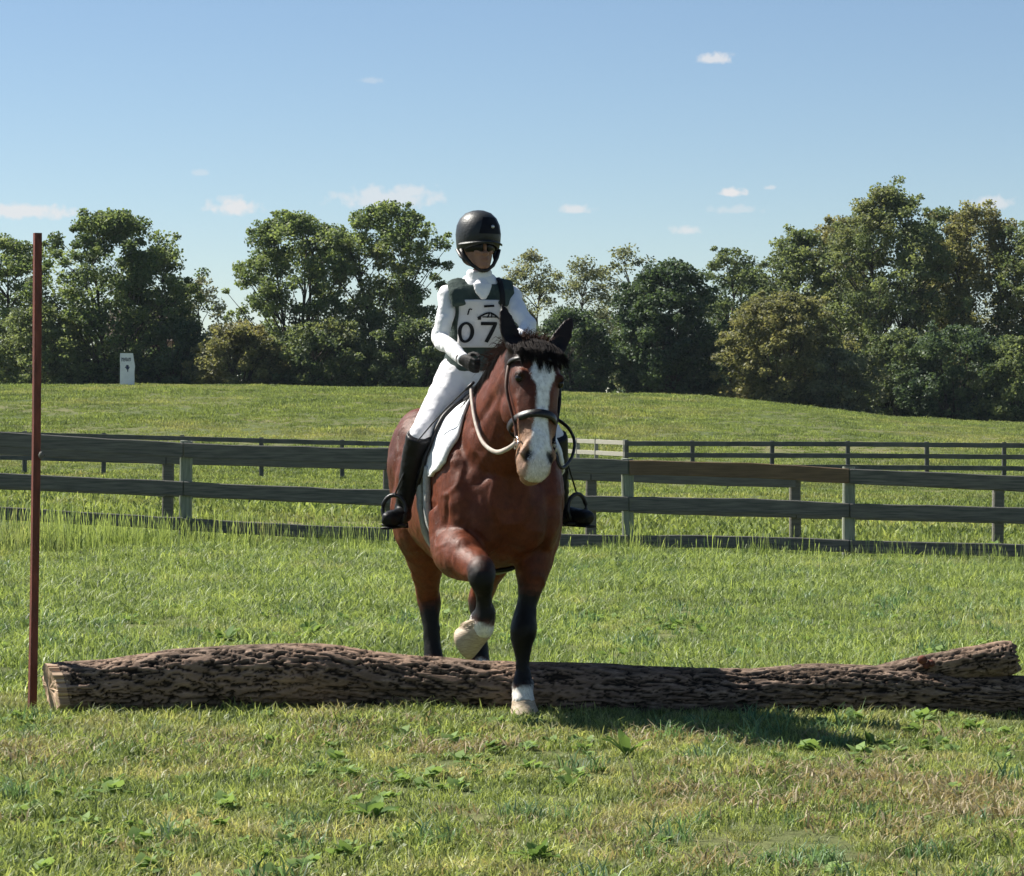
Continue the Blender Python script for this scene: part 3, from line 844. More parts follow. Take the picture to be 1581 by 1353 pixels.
def scatter(name, label, pts, scl, idx, variants, seed):
    """a field of tufts: points carry the rotation, size and kind of each tuft"""
    coll = bpy.data.collections.new(name + '_tufts')
    for v in variants: coll.objects.link(v)
    n = len(pts); rng = np.random.default_rng(seed)
    me = bpy.data.meshes.new(name); me.vertices.add(n); me.vertices.foreach_set('co', np.asarray(pts, np.float32).ravel())
    a = me.attributes.new('rot', 'FLOAT_VECTOR', 'POINT'); r = np.zeros((n, 3), np.float32); r[:, 2] = rng.uniform(0, 6.283, n); r[:, :2] = rng.normal(0, .08, (n, 2)); a.data.foreach_set('vector', r.ravel())
    a = me.attributes.new('scl', 'FLOAT', 'POINT'); a.data.foreach_set('value', np.asarray(scl, np.float32))
    a = me.attributes.new('idx', 'INT', 'POINT'); a.data.foreach_set('value', np.asarray(idx, np.int32))
    o = bpy.data.objects.new(name, me); COL.objects.link(o)
    g = bpy.data.node_groups.new(name, 'GeometryNodeTree')
    g.interface.new_socket('Geometry', in_out='INPUT', socket_type='NodeSocketGeometry'); g.interface.new_socket('Geometry', in_out='OUTPUT', socket_type='NodeSocketGeometry')
    gi = g.nodes.new('NodeGroupInput'); go = g.nodes.new('NodeGroupOutput'); ip = g.nodes.new('GeometryNodeInstanceOnPoints'); ci = g.nodes.new('GeometryNodeCollectionInfo')
    ci.inputs['Collection'].default_value = coll; ci.inputs['Separate Children'].default_value = True; ci.inputs['Reset Children'].default_value = True
    g.links.new(gi.outputs[0], ip.inputs['Points']); g.links.new(ci.outputs[0], ip.inputs['Instance']); ip.inputs['Pick Instance'].default_value = True

    def na(nm, typ):
        q = g.nodes.new('GeometryNodeInputNamedAttribute'); q.data_type = typ; q.inputs['Name'].default_value = nm; return q.outputs[0]
    g.links.new(na('idx', 'INT'), ip.inputs['Instance Index']); g.links.new(na('scl', 'FLOAT'), ip.inputs['Scale'])
    er = g.nodes.new('FunctionNodeEulerToRotation'); g.links.new(na('rot', 'FLOAT_VECTOR'), er.inputs[0]); g.links.new(er.outputs[0], ip.inputs['Rotation'])
    g.links.new(ip.outputs[0], go.inputs[0])
    md = o.modifiers.new('tufts', 'NODES'); md.node_group = g
    tag(o, label, 'grass', kind='stuff'); return o


def field(y0, y1, per, margin, seed):
    """random points, even per square metre, inside the widened view wedge"""
    rng = np.random.default_rng(seed); hw = lambda y: y * (PW / 2 / FPX) * margin + 1.0
    A = (hw(y0) + hw(y1)) * (y1 - y0); n = int(A * per)
    y = np.sqrt(rng.uniform(y0 ** 2, y1 ** 2, int(n * 1.02))); x = rng.uniform(-1, 1, len(y)) * hw(y)
    return x, y, rng


near_v = [tuft('tuft', 100 + i, 64, .10, .03, .085, .0055, 1.1, G_near, broad=(0, 0, 2, 0, 3, 0)[i]) for i in range(6)]
x, y, rng = field(8.0, 15.2, 125, 1.35, 1)
gh = .42 + 1.35 * fbm(np.stack([x * 1.1, y * .8, x * 0], 1), 4, 12) ** 1.3
idx = rng.integers(0, 6, len(x)); 
scatter('foreground_grass', 'short patchy pasture grass in front of the log', np.stack([x, y, terrain(x, y)], 1), gh * rng.uniform(.7, 1.15, len(x)), idx, near_v, 2)
mid_v = [tuft('tuft', 200 + i, 55, .13, .045, .115, .0075, 1.35, G_mid, seeds=(0, 0, 0, 0, 1)[i]) for i in range(5)]
x, y, rng = field(15.2, 34, 46, 1.3, 3)
gh = .40 + 1.35 * fbm(np.stack([x * .8, y * .5, x * 0], 1), 4, 15) ** 1.2 + .15 * sstep(24, 31, y)
scatter('field_grass', 'longer green grass between the log and the board fence', np.stack([x, y, terrain(x, y)], 1), gh * rng.uniform(.7, 1.2, len(x)), rng.integers(0, 5, len(x)), mid_v, 4)
far_v = [tuft('tuft', 300 + i, 60, .34, .06, .14, .022, .9, G_far) for i in range(4)]
x, y, rng = field(34, 160, 5.2, 1.45, 5)
gh = .3 + 1.5 * fbm(np.stack([x * .3, y * .22, x * 0], 1), 3, 18)
scatter('hill_grass', 'rough grass over the paddock and the hill beyond the fences', np.stack([x, y, terrain(x, y)], 1), gh * rng.uniform(.7, 1.3, len(x)), rng.integers(0, 4, len(x)), far_v, 6)
# tall seeding grass and weeds at the fence line
tall_v = [tuft('tuft', 400 + i, 34, .16, .12, .27, .009, .6, G_mid, seeds=4) for i in range(3)]
rng = np.random.default_rng(9)
x = rng.uniform(-9, 9, 2200); y = 30.6 + rng.normal(0, .55, 2200)
dens = fbm(np.stack([x * .9, y * .3, x * 0], 1), 3, 25); left = np.exp(-((x + 5.1) / 1.25) ** 2)
k = rng.uniform(0, 1, 2200) < np.clip((dens - .48) * 2.4 + left * .55, .08, 1)
x, y, dl = x[k], y[k], left[k]
y = y - dl * rng.uniform(0, 2.5, len(y))
scatter('fence_line_grass', 'tall seeding grass growing along the board fence', np.stack([x, y, terrain(x, y)], 1), rng.uniform(.5, 1.0, len(x)) * (1 + .25 * dl), rng.integers(0, 3, len(x)), tall_v, 10)


def weed(label, px, py, d, size, n, seed, mat=G_weed, group='broad-leaved weeds in the pasture'):
    rng = np.random.default_rng(seed); b = P(px, py, d); z = th(b.x, d)
    r = empty('weed', (b.x, d, z)); tag(r, label, 'weed', group)
    V, F, c = [], [], []
    for k in range(n):
        a = rng.uniform(0, 6.283); e = rng.uniform(.25, 1.25); L = size * rng.uniform(.6, 1.1); w = L * rng.uniform(.18, .28)
        dr = np.array([math.cos(a) * math.cos(e), math.sin(a) * math.cos(e), math.sin(e)]); s_ = np.array([-math.sin(a), math.cos(a), 0])
        k0 = len(V)
        for f, ww, dz in ((0, .15, 0), (.35, .9, .02), (.7, .8, -.03), (1, .05, -.18)):
            p = dr * L * f + np.array([0, 0, dz * L + .01]); V += [p - s_ * w * ww, p + np.array([0, 0, -w * .25]), p + s_ * w * ww]
        for q in range(3):
            i = k0 + q * 3; F += [(i, i + 1, i + 4, i + 3), (i + 1, i + 2, i + 5, i + 4)]
        c += [[rng.uniform(.1, .9), .5, .5]] * 12
    obj('leaves', np_mesh('leaves', V, F, True, np.array(c)), mat, r); return r


def dist_at(py): return FPX * CAM_H / (py - HOR)


for lab, px, py, sz, n, sd in (
        ('broad-leaved weed clump just behind the raised left hump of the log', 345, 998, .17, 16, 1),
        ('broad-leaved weed clump behind the log midway to the hind leg', 480, 985, .15, 15, 2),
        ('bright weed tuft low in the foreground left of centre', 575, 1268, .13, 14, 3),
        ('dark-leaved weed standing in front of the planted front hoof', 968, 1172, .14, 7, 4),
        ('leafy weed patch at the bottom edge below the horse', 830, 1335, .12, 16, 5),
        ('small weed in the foreground at lower left', 170, 1222, .10, 12, 6),
        ('small weed in the sunlit grass right of the shadow tip', 1345, 1160, .10, 10, 7),
        ('yellowish weed patch left of the dry grass', 880, 1222, .10, 12, 8)):
    weed(lab, px, py, dist_at(py), sz, n, sd)
for lab, px, d, sz, n, sd in (
        ('dark leafy shrub at the fence foot near the right edge', 1530, 31.6, .26, 170, 20),
        ('leafy shrub at the fence foot between the two right posts', 1215, 31.7, .20, 120, 21),
        ('leafy shrub at the base of the post right of the horse', 925, 31.5, .20, 110, 22)):
    weed(lab, px, 800, d, sz, n, sd, G_weed, 'leafy shrubs along the board fence')

# ------------------------------------------------------------------ horse
# local frame: x forward (to the camera), y to the horse's left, z up
HY = R(11.0)
HO = Vector((-.07, 14.2, th(-.07, 14.2)))
HRZ = -(math.pi / 2 - HY)
HM = Matrix.Translation(HO) @ Matrix.Rotation(HRZ, 4, 'Z')
HMI = HM.inverted()
def HL(px, py, d): return HMI @ P(px, py, d)

_tu = np.array([.35, .30, .22, .10, -.02, -.15, -.35, -.6, -.85, -1.08, -1.28, -1.43, -1.54, -1.58])
_tt = np.array([1.20, 1.33, 1.43, 1.52, 1.58, 1.60, 1.56, 1.51, 1.52, 1.55, 1.53, 1.45, 1.32, 1.22])
_tb = np.array([1.00, .90, .82, .77, .75, .73, .70, .69, .72, .80, .90, .97, 1.06, 1.14])
_tw = np.array([.07, .17, .245, .295, .315, .33, .355, .37, .37, .365, .34, .275, .14, .05])
def torso(u):
    u_ = np.array([u - .04, u - .02, u, u + .02, u + .04])
    f = lambda a: float(np.interp(u_, _tu[::-1], a[::-1]).mean())
    return f(_tt), f(_tb), f(_tw)


def torso_pt(u, phi, off=0.0):
    """phi 0 = spine, pi/2 = horse's left, pi = belly"""
    t, b, w = torso(u); zc = b + (t - b) * .46
    s, c = math.sin(phi), math.cos(phi); e = 2 / 2.25
    y = (w + off) * math.copysign(abs(s) ** e, s)
    z = zc + ((t - zc + off) if c > 0 else (zc - b + off)) * math.copysign(abs(c) ** (1.0 if c > 0 else e), c)
    return Vector((u, y, z))


HS = Soup()
HS.rings([[torso_pt(u, 2 * math.pi * j / 36) for j in range(36)] for u in np.linspace(.35, -1.575, 44)])
# shoulders, chest, haunches
for s in (-1, 1):
    HS.blob((.06, s * .205, 1.14), (.20, .115, .33), Matrix.Rotation(R(-18), 3, 'Y'))
    HS.blob((.22, s * .105, 1.02), (.12, .105, .19))
    HS.blob((-1.20, s * .20, 1.22), (.30, .185, .33)); HS.blob((-1.12, s * .23, 1.0), (.24, .15, .28))
# neck
NK = [((-.10, 0, 1.24), (.27, .31)), ((.06, .0, 1.34), (.245, .315)), ((.20, .012, 1.47), (.195, .29)), ((.32, .028, 1.60), (.16, .245)), ((.42, .045, 1.705), (.14, .20)), ((.50, .065, 1.785), (.122, .155)), ((.535, .08, 1.825), (.105, .115))]
HS.tube([p for p, r in NK], [r for p, r in NK], 24, up=(-.8, 0, .6))

# head frame
PSI = R(10); PO = Vector((.55, .086, 1.825)); ROLL = R(8.3); HSC = .94
hh_ = Vector((math.cos(PSI), math.sin(PSI), 0)); hl = Vector((-math.sin(PSI), math.cos(PSI), 0))
ha = (hh_ * .33 + Vector((0, 0, -.944))).normalized(); hn = (hh_ * .944 + Vector((0, 0, .33))).normalized()
ha, hl = ha * math.cos(ROLL) - hl * math.sin(ROLL), hl * math.cos(ROLL) + ha * math.sin(ROLL)
def HD(s, lat, n): return PO + ha * (s * HSC) + hl * lat + hn * n
HEAD = [(-.055, .02, -.04, .04), (-.035, .045, -.07, .07), (.03, .075, -.11, .112), (.11, .098, -.15, .132), (.18, .105, -.19, .138), (.26, .100, -.215, .128), (.33, .092, -.20, .115),
        (.40, .085, -.15, .100), (.47, .080, -.115, .092), (.54, .080, -.10, .088), (.60, .078, -.095, .095), (.65, .066, -.085, .084), (.685, .045, -.065, .064), (.705, .02, -.04, .042), (.712, .0, -.02, .02)]
HEAD = [(a_, b_, c_, d_ * .92) for a_, b_, c_, d_ in HEAD]
rr = []
for s, f, b, w in catmull(HEAD, 3):
    c = (f + b) / 2; h = (f - b) / 2; ring = []
    for j in range(28):
        a = 2 * math.pi * j / 28; ca, sa = math.cos(a), math.sin(a); e = .82
        # narrower toward the nose ridge, rounder at the jaw
        wl = w * (1 - .20 * max(0, sa) ** 2 * (1 if s < .5 else .4))
        ring.append(HD(s, wl * math.copysign(abs(ca) ** e, ca), c + h * math.copysign(abs(sa) ** e, sa)))
    rr.append(ring)
HS.rings(rr)
HB = Matrix((hl, hn, -ha)).transposed()      # head basis: lateral, front, up
for s in (-1, 1):
    HS.blob(HD(.158, s * .100, .052), (.026, .045, .026), HB)          # brow
    HS.blob(HD(.27, s * .090, -.105), (.037, .095, .10), HB)           # jowl
    HS.blob(HD(.33, s * .092, .02), (.018, .02, .13), HB)              # cheek ridge
    HS.blob(HD(.59, s * .060, .052), (.035, .03, .055), HB)           # nostril wing
HS.blob(HD(.665, 0, -.06), (.055, .045, .042), HB)                     # lower lip
HS.blob(HD(.63, 0, -.085), (.045, .03, .05), HB)                       # chin
# ears: cupped, opening forward
EARS = []
for s in (-1, 1):
    b0 = HD(-.02, s * .094, -.03); ax = (ha * -.92 + hl * (s * .34 + .05) + hn * .05).normalized()
    out = (hl * s - ax * ax.dot(hl * s)).normalized(); fw = ax.cross(out).normalized()
    if fw.dot(hn) < 0: fw = -fw
    rings = []
    for f, w, dp in ((-.25, .043, .038), (0, .050, .042), (.25, .054, .042), (.5, .048, .034), (.75, .031, .022), (.92, .014, .012), (1, .003, .005)):
        c = b0 + ax * (.245 * f) + out * (.012 * math.sin(f * 2.6)); ring = []
        for j in range(20):
            a = 2 * math.pi * j / 20
            x = math.cos(a) * w; z = math.sin(a) * dp
            if f > .05 and z > -dp * .1: z = -dp * .35 * (1 - (x / w) ** 2) + z * .22      # hollow front
            ring.append(c + out * x + fw * z)
        rings.append(ring)
    HS.rings(rings); EARS.append((b0, ax, out, fw))

# legs: nodes (x, y, z, radius, black, white)
def leg(nodes, n=16):
    c = catmull([list(a) for a in nodes], 4)
    HS.tube([a[:3] for a in c], [(a[3], a[3] * 1.12) for a in c], n, up=(1, 0, 0))
    return np.array(c)


LEGS = []
LEGS.append(leg([(-.02, .195, 1.02, .145, 0, 0), (.03, .185, .90, .125, 0, 0), (.07, .168, .80, .102, 0, 0), (.10, .152, .69, .076, .35, 0), (.12, .128, .575, .050, 1, 0), (.13, .112, .50, .058, 1, 0), (.14, .103, .44, .069, 1, 0),
                 (.14, .1, .37, .054, 1, 0), (.14, .098, .30, .038, 1, 0), (.145, .096, .225, .038, 1, 0), (.15, .095, .165, .054, .9, .25), (.165, .094, .12, .050, 0, 1), (.18, .094, .075, .060, 0, 1)]))
# lifted foreleg
KN = HL(744, 884, 13.60); FT = HL(749, 950, 13.66)
CO = HL(745, 968, 13.69); SOLE = HL(713, 982, 13.75)
EL = Vector((.05, -.225, .87))
def lv(a, r, bk, wh): return (a.x, a.y, a.z, r, bk, wh)
LEGS.append(leg([(-.02, -.205, 1.02, .15, 0, 0), lv(EL, .132, 0, 0), lv(EL.lerp(KN, .36) + Vector((0, -.018, -.008)), .116, 0, 0), lv(EL.lerp(KN, .70) + Vector((0, -.006, -.002)), .084, .05, 0), lv(KN + Vector((-.055, 0, .012)), .068, .3, 0), lv(KN + Vector((-.012, 0, .004)), .066, .7, 0),
                 lv(KN + Vector((.0, 0, -.038)), .060, 1, 0), lv(KN.lerp(FT, .38), .047, 1, 0), lv(KN.lerp(FT, .66), .039, 1, 0), lv(FT + Vector((0, 0, .02)), .052, 1, 0), lv(FT.lerp(CO, .6) + Vector((.01, 0, -.012)), .054, .4, .6), lv(CO, .058, 0, 1)]))
HS.blob(KN + Vector((.016, 0, -.004)), (.046, .05, .040)); HS.blob(KN + Vector((-.01, .0, -.05)), (.042, .052, .03)); HS.blob(EL.lerp(KN, .45) + Vector((0, -.03, .03)), (.15, .085, .085))
for s in (-1, 1):
    dx = 0 if s < 0 else .02; vy = 0 if s < 0 else .022
    LEGS.append(leg([(-1.10 + dx, s * .19 + vy, 1.12, .15, 0, 0), (-1.12 + dx, s * .19 + vy, .98, .165, 0, 0), (-1.14 + dx, s * .19 + vy, .85, .15, 0, 0), (-1.20 + dx, s * .175 + vy, .72, .105, 0, 0), (-1.29 + dx, s * .155 + vy, .61, .075, .05, 0), (-1.36 + dx, s * .14 + vy, .53, .066, .25, 0), (-1.37 + dx, s * .13 + vy, .47, .064, .6, 0),
                     (-1.345 + dx, s * .125 + vy, .38, .050, 1, 0), (-1.33 + dx, s * .12 + vy, .27, .044, 1, 0), (-1.315 + dx, s * .115 + vy, .175, .056, .9, .1), (-1.28 + dx, s * .115 + vy, .12, .052, .3, .6), (-1.26 + dx, s * .115 + vy, .075, .06, 0, 1)]))
# knee and hock bones, fetlock tufts
HS.blob((.165, .103, .445), (.03, .045, .05)); HS.blob((-1.43, -.14, .565), (.03, .03, .05)); HS.blob((-1.41, .19, .565), (.03, .03, .05))
HS.blob(FT.lerp(CO, .4) + (SOLE - CO).normalized() * .0 + Vector((-.035, -.02, 0)), (.045, .045, .05))
HS.blob((.115, .095, .135), (.04, .04, .045))
HS.tube([(-1.53, 0, 1.38), (-1.60, 0, 1.36), (-1.64, 0, 1.27)], [.05, .042, .035], 10)

hme = remesh(HS, .0105, 9, .5, 'horse_body')
HV = verts_of(hme)
# --- anatomy: relief that the voxel pass cannot give
nrm_ = np.empty(len(HV) * 3, np.float32); hme.vertices.foreach_get('normal', nrm_); nrm_ = nrm_.reshape(-1, 3)
dsp = np.zeros(len(HV))
def groove(p0, p1, w, dpt):
    global dsp
    p0, p1 = np.array(p0, float), np.array(p1, float); d = p1 - p0
    t = np.clip(((HV - p0) @ d) / (d @ d), 0, 1); q = np.linalg.norm(HV - p0 - t[:, None] * d, axis=1)
    dsp -= dpt * np.exp(-(q / w) ** 2) * np.sin(np.clip(t, .03, .97) * np.pi) ** .5
groove((.36, 0, 1.2), (.24, 0, .80), .035, .030)
for s in (-1, 1):
    groove((.12, s * .33, 1.46), (.20, s * .30, 1.12), .022, .014)
    groove((.20, s * .30, 1.12), (.16, s * .30, .95), .02, .014)
    groove((-.10, s * .36, 1.35), (-.13, s * .38, .92), .04, .016)
    groove((-.16, s * .38, .95), (.05, s * .32, .86), .025, .012)
    groove((.26, s * .17, 1.45), (.46, s * .10, 1.62), .03, .014)
    groove((.30, s * .04, 1.28), (.30, s * .20, 1.16), .025, .014)
    groove((-.90, s * .37, 1.35), (-.98, s * .36, .95), .05, .02)
    a, b = HD(.30, s * .10, .03), HD(.46, s * .075, .01); groove(a, b, .016, .008)
    a, b = HD(.10, s * .06, .10), HD(.13, s * .10, .07); groove(a, b, .018, .008)
dsp += (fbm(HV * 8, 3, 61) - .5) * .014 + (fbm(HV * np.array([24, 24, 15]), 2, 62) - .5) * .005
rid_ = 1 - np.abs(2 * fbm(HV * np.array([6, 6, 5]) + 3, 2, 65) - 1) * 7
dsp += np.clip(rid_, 0, 1) * .0045 * (HV[:, 2] < 1.45)                 # veins and tendons
crs = np.abs(np.sin(HV[:, 2] * 70 + HV[:, 1] * 20)) ** 8 * sstep(.10, .0, np.linalg.norm(HV - np.array([.14, -.22, .84]), axis=1) - .05); dsp -= crs * .004
# nostrils: pits
npit = np.zeros(len(HV))
for s in (-1, 1):
    c = np.array(HD(.60, s * .062, .068)); r = HV - c
    L = np.stack([r @ np.array(hl), r @ np.array(hn), r @ np.array(ha)], 1)
    ca, sa = math.cos(R(28)), math.sin(R(28)) * s
    x = L[:, 0] * ca - L[:, 2] * sa; z = L[:, 0] * sa + L[:, 2] * ca
    g = np.exp(-((x / .025) ** 2 + (z / .044) ** 2 + (L[:, 1] / .06) ** 2) ** 1.5); npit = np.maximum(npit, g); dsp -= .028 * g
HV = HV + nrm_ * dsp[:, None]
hme.vertices.foreach_set('co', HV.astype(np.float32).ravel()); hme.update()

# --- coat colours (the bay's real markings)
COAT = np.array([.122, .030, .0115]); BLK = np.array([.0055, .0045, .004]); WHT = np.array([.74, .70, .64])
nse = fbm(HV * 22, 3, 5); big = fbm(HV * 3, 3, 6)
col = COAT[None] * (.80 + .5 * big)[:, None]
col = col * (1 - .35 * sstep(.5, .75, fbm(HV * 6, 3, 44)))[:, None] * (.82 + .36 * fbm(HV * np.array([40, 40, 14]), 3, 45))[:, None]
col = col + np.array([.05, .025, .014]) * (sstep(.6, .8, fbm(HV * 11, 3, 46)) * .6)[:, None]
und = sstep(.95, .72, HV[:, 2]) * (np.abs(HV[:, 1]) < .3)
col = col * (1 + .25 * und)[:, None]
bk = np.zeros(len(HV)); wh = np.zeros(len(HV)); dmin = np.full(len(HV), 9.)
for c in LEGS:
    for i in range(len(c) - 1):
        p0, p1 = c[i, :3], c[i + 1, :3]; d = p1 - p0; L2 = d @ d
        t = np.clip(((HV - p0) @ d) / L2, 0, 1); q = np.linalg.norm(HV - p0 - t[:, None] * d, axis=1) / (c[i, 3] + (c[i + 1, 3] - c[i, 3]) * t)
        k = (q < dmin) & (q < 1.6); dmin[k] = q[k]
        bk[k] = (c[i, 4] + (c[i + 1, 4] - c[i, 4]) * t)[k]; wh[k] = (c[i, 5] + (c[i + 1, 5] - c[i, 5]) * t)[k]
bk = sstep(.08, .92, bk + (nse - .5) * .5); wh = sstep(.3, .6, wh + (nse - .5) * .6)
col = col * (1 - bk)[:, None] + BLK * bk[:, None]; col = col * (1 - wh)[:, None] + WHT * wh[:, None]
r = HV - np.array(PO); hs_, hlat, hnn = r @ np.array(ha) / HSC, r @ np.array(hl), r @ np.array(hn)
inhead = (hs_ > -.02) & (np.abs(hlat) < .16) & (hnn > -.25) & (hs_ < .8) & (HV[:, 0] > .45)
face = inhead & (hnn > -.02)
# paler tan muzzle sides, darker round the eye
tan_ = sstep(.36, .50, hs_) * inhead; col = col * (1 - .75 * tan_)[:, None] + np.array([.42, .25, .15]) * (.75 * tan_)[:, None]
drk = sstep(.135, .075, hs_ + (nse - .5) * .06) * (hs_ > -.12) * (np.abs(hlat) < .15) * (HV[:, 0] > .44) * (hnn > -.09); col = col * (1 - .9 * drk)[:, None] + np.array([.012, .008, .006]) * (.9 * drk)[:, None]
eyd = np.exp(-(((hs_ - .175) / .035) ** 2 + ((np.abs(hlat) - .10) / .045) ** 2)) * inhead; col = col * (1 - .75 * eyd)[:, None]
bw = np.interp(hs_, [.0, .06, .10, .14, .18, .23, .30, .40, .48, .55, .62, .70], [0, .020, .048, .062, .058, .034, .030, .034, .046, .054, .056, .05])
blz = sstep(.007, -.007, np.abs(hlat - .004) - bw + (fbm(HV * 45, 2, 8) - .5) * .012) * face
col = col * (1 - blz)[:, None] + np.array([.84, .83, .81]) * blz[:, None]
pink = sstep(.55, .64, hs_ + (nse - .5) * .08) * face * .40; col = col * (1 - pink)[:, None] + np.array([.42, .31, .28]) * pink[:, None]
col = col * (1 - .96 * sstep(.25, .7, npit))[:, None]
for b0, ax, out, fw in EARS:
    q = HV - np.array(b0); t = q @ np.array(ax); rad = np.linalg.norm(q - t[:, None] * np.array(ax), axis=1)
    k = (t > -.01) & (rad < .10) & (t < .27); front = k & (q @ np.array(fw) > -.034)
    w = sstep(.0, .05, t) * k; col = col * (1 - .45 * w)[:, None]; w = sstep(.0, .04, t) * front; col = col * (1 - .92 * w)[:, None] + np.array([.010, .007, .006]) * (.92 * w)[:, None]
set_col(hme, np.clip(col, .004, .9))
M_coat = attr_mat('bay horse coat', .48, .22, .30, 40, .5, 190)
M_coat.node_tree.nodes['Principled BSDF'].inputs['Sheen Weight'].default_value = .0
horse = empty('horse', HO, HRZ); tag(horse, 'bay draft horse with broad white blaze stepping over the log', 'horse')
obj('body', hme, M_coat, horse)

# short coat hair lying over the skin
hrng = np.random.default_rng(17); hme.calc_loop_triangles()
tri = np.empty(len(hme.loop_triangles) * 3, np.int32); hme.loop_triangles.foreach_get('vertices', tri); tri = tri.reshape(-1, 3)
A3 = HV[tri]; fn = np.cross(A3[:, 1] - A3[:, 0], A3[:, 2] - A3[:, 0]); ar = np.linalg.norm(fn, axis=1); fn /= ar[:, None] + 1e-12
pick = hrng.choice(len(tri), 110000, p=ar / ar.sum()); b_ = hrng.dirichlet((1, 1, 1), len(pick))
hp_ = (A3[pick] * b_[:, :, None]).sum(1); hn_ = fn[pick]
fl_ = np.array([-.55, 0, -1.0]) + hrng.normal(0, .22, (len(pick), 3)); fl_ -= hn_ * (fl_ * hn_).sum(1)[:, None]; fl_ /= np.linalg.norm(fl_, axis=1)[:, None] + 1e-9
sd_ = np.cross(hn_, fl_) * .0011; Lh = hrng.uniform(.007, .017, len(pick))[:, None]
hV = np.stack([hp_ - sd_, hp_ + sd_, hp_ + fl_ * Lh + hn_ * hrng.uniform(.0012, .0032, len(pick))[:, None]], 1).reshape(-1, 3)
hc = np.clip(col, .004, .9)[tri[pick, 0]] * hrng.uniform(.55, 1.5, len(pick))[:, None]
hho = obj('coat_hair', np_mesh('coat_hair', hV, np.arange(len(hV)).reshape(-1, 3), False, np.repeat(np.clip(hc, 0, .9), 3, 0)), M_coat, horse); hho['kind'] = 'stuff'

# hooves
M_hoof = simple_mat('pale horn hoof', (.52, .42, .29), (.30, .22, .15), 18, .55, .35, .3, 30, (2, 2, 14))
M_hoofd = simple_mat('dark horn hoof', (.16, .12, .09), (.08, .06, .05), 18, .55, .35, .3, 30, (2, 2, 14))
def hoof(cor, sole, toe, mat, r0=.060, r1=.084):
    cor, sole, toe = Vector(cor), Vector(sole), Vector(toe); ax = (sole - cor).normalized(); L = (sole - cor).length
    toe = (toe - ax * toe.dot(ax)).normalized(); sd = ax.cross(toe).normalized(); S = Soup(); rr = []
    for f, k in ((-.12, .88), (0, .97), (.04, .96), (.3, 1.06), (.6, 1.2), (.9, 1.31), (1, 1.33), (1.02, 1.22), (.93, 1.0), (.90, .4)):
        c = cor + ax * (L * f) + toe * (.028 * min(f, 1)); r = r0 * k
        rr.append([c + toe * (math.cos(a) * r * (1.12 if math.cos(a) > 0 else .82)) + sd * (math.sin(a) * r) for a in [2 * math.pi * j / 24 for j in range(24)]])
    S.rings(rr); return obj('hoof', S.mesh('hoof'), mat, horse)
hoof((.18, .094, .082), (.19, .094, 0), (1, .05, 0), M_hoof)
hf = hoof(CO, SOLE, (.2, .3, -1), M_hoof, .064); hf['label'] = 'pale raised hoof with its sole turned aside'
hoof((-1.26, -.115, .082), (-1.25, -.115, 0), (1, 0, 0), M_hoofd); hoof((-1.24, .137, .082), (-1.23, .137, 0), (1, 0, 0), M_hoofd)
# eyes
M_eye = simple_mat('dark glossy eye', (.008, .005, .004), (.005, .003, .003), 8, .25, .3)
for s in (-1, 1):
    S = Soup(); S.blob(HD(.178, s * .104, .048), (.020, .024, .023), HB); obj('eye', S.mesh('eye'), M_eye, horse)
    S = Soup(); pts = []
    for k in range(9):
        a = math.pi * k / 8
        pts.append(HD(.178 - .021 * math.sin(a) - .002, s * (.115 - .004 * abs(math.cos(a))), .048 + .029 * math.cos(a)))
    S.tube(pts, [.004 + .006 * math.sin(math.pi * k / 8) for k in range(9)], 8); obj('eyelid', S.mesh('eyelid'), simple_mat('dark eyelid skin', (.03, .018, .012), None, 20, .6), horse)
# hair
M_hair = simple_mat('black brown horse hair', (.014, .009, .007), (.006, .004, .004), 60, .7, .12)
M_hair2 = simple_mat('dark red brown hair', (.07, .026, .015), (.02, .010, .008), 60, .65, .15)
def strands(name, roots, mat, n, seed, parent):
    """roots: function(f, rnd) -> list of 4 points"""
    rnd = random.Random(seed); S = Soup()
    for i in range(n):
        pts = [Vector(p) for p in catmull(roots(rnd.random(), rnd), 2)]
        w = rnd.uniform(.0014, .0032); m_ = len(pts)
        S.tube(pts, [w * (1 - .85 * k / (m_ - 1)) for k in range(m_)], 3, cap=False)
    return obj(name, S.mesh(name), mat, parent)
def forelock(f, r):
    lk = r.randrange(34); q = random.Random(lk * 7 + 3); lc = -.112 + .224 * (lk + .5) / 34 + q.gauss(0, .004); e = min(1, abs(lc) / .115)
    L = (.07 + .10 * q.random()) * (1.0 - .25 * e) * r.uniform(.55, 1.05); sw = q.gauss(.004, .016); lat = lc + r.gauss(0, .012); l2 = lc + sw + r.gauss(0, .006)
    dome = -.045 - r.uniform(0, .022) + .05 * e * e; k = 1 - .30 * e * e; lift = q.uniform(0, .012)
    return [HD(dome + .02, lat * .8, -.08 + r.uniform(-.03, .03)), HD(dome, lat * .92, r.uniform(-.02, .02)), HD(max(.0, dome + .06), lat + sw * .2, (.068 + lift + r.uniform(.0, .006)) * k), HD(L * .65, lat + (l2 - lat) * .6, (.100 + lift + r.uniform(.0, .004)) * k), HD(L, l2, (.108 + lift * .5) * k)]
strands('forelock', forelock, M_hair, 1700, 1, horse)
def poll_tuft(f, r):
    lat = r.uniform(-.085, .085); h = r.uniform(.03, .085); b = r.uniform(-.10, -.02); dl = r.gauss(0, .016)
    return [HD(-.02, lat, b), HD(-.05 - h * .5, lat + dl * .5, b + .005), HD(-.05 - h * .85, lat + dl + .006, b + .02), HD(-.05 - h * r.uniform(.75, 1.1), lat + dl * 2, b + r.uniform(.02, .06))]
strands('poll_tuft', poll_tuft, M_hair2, 300, 2, horse)
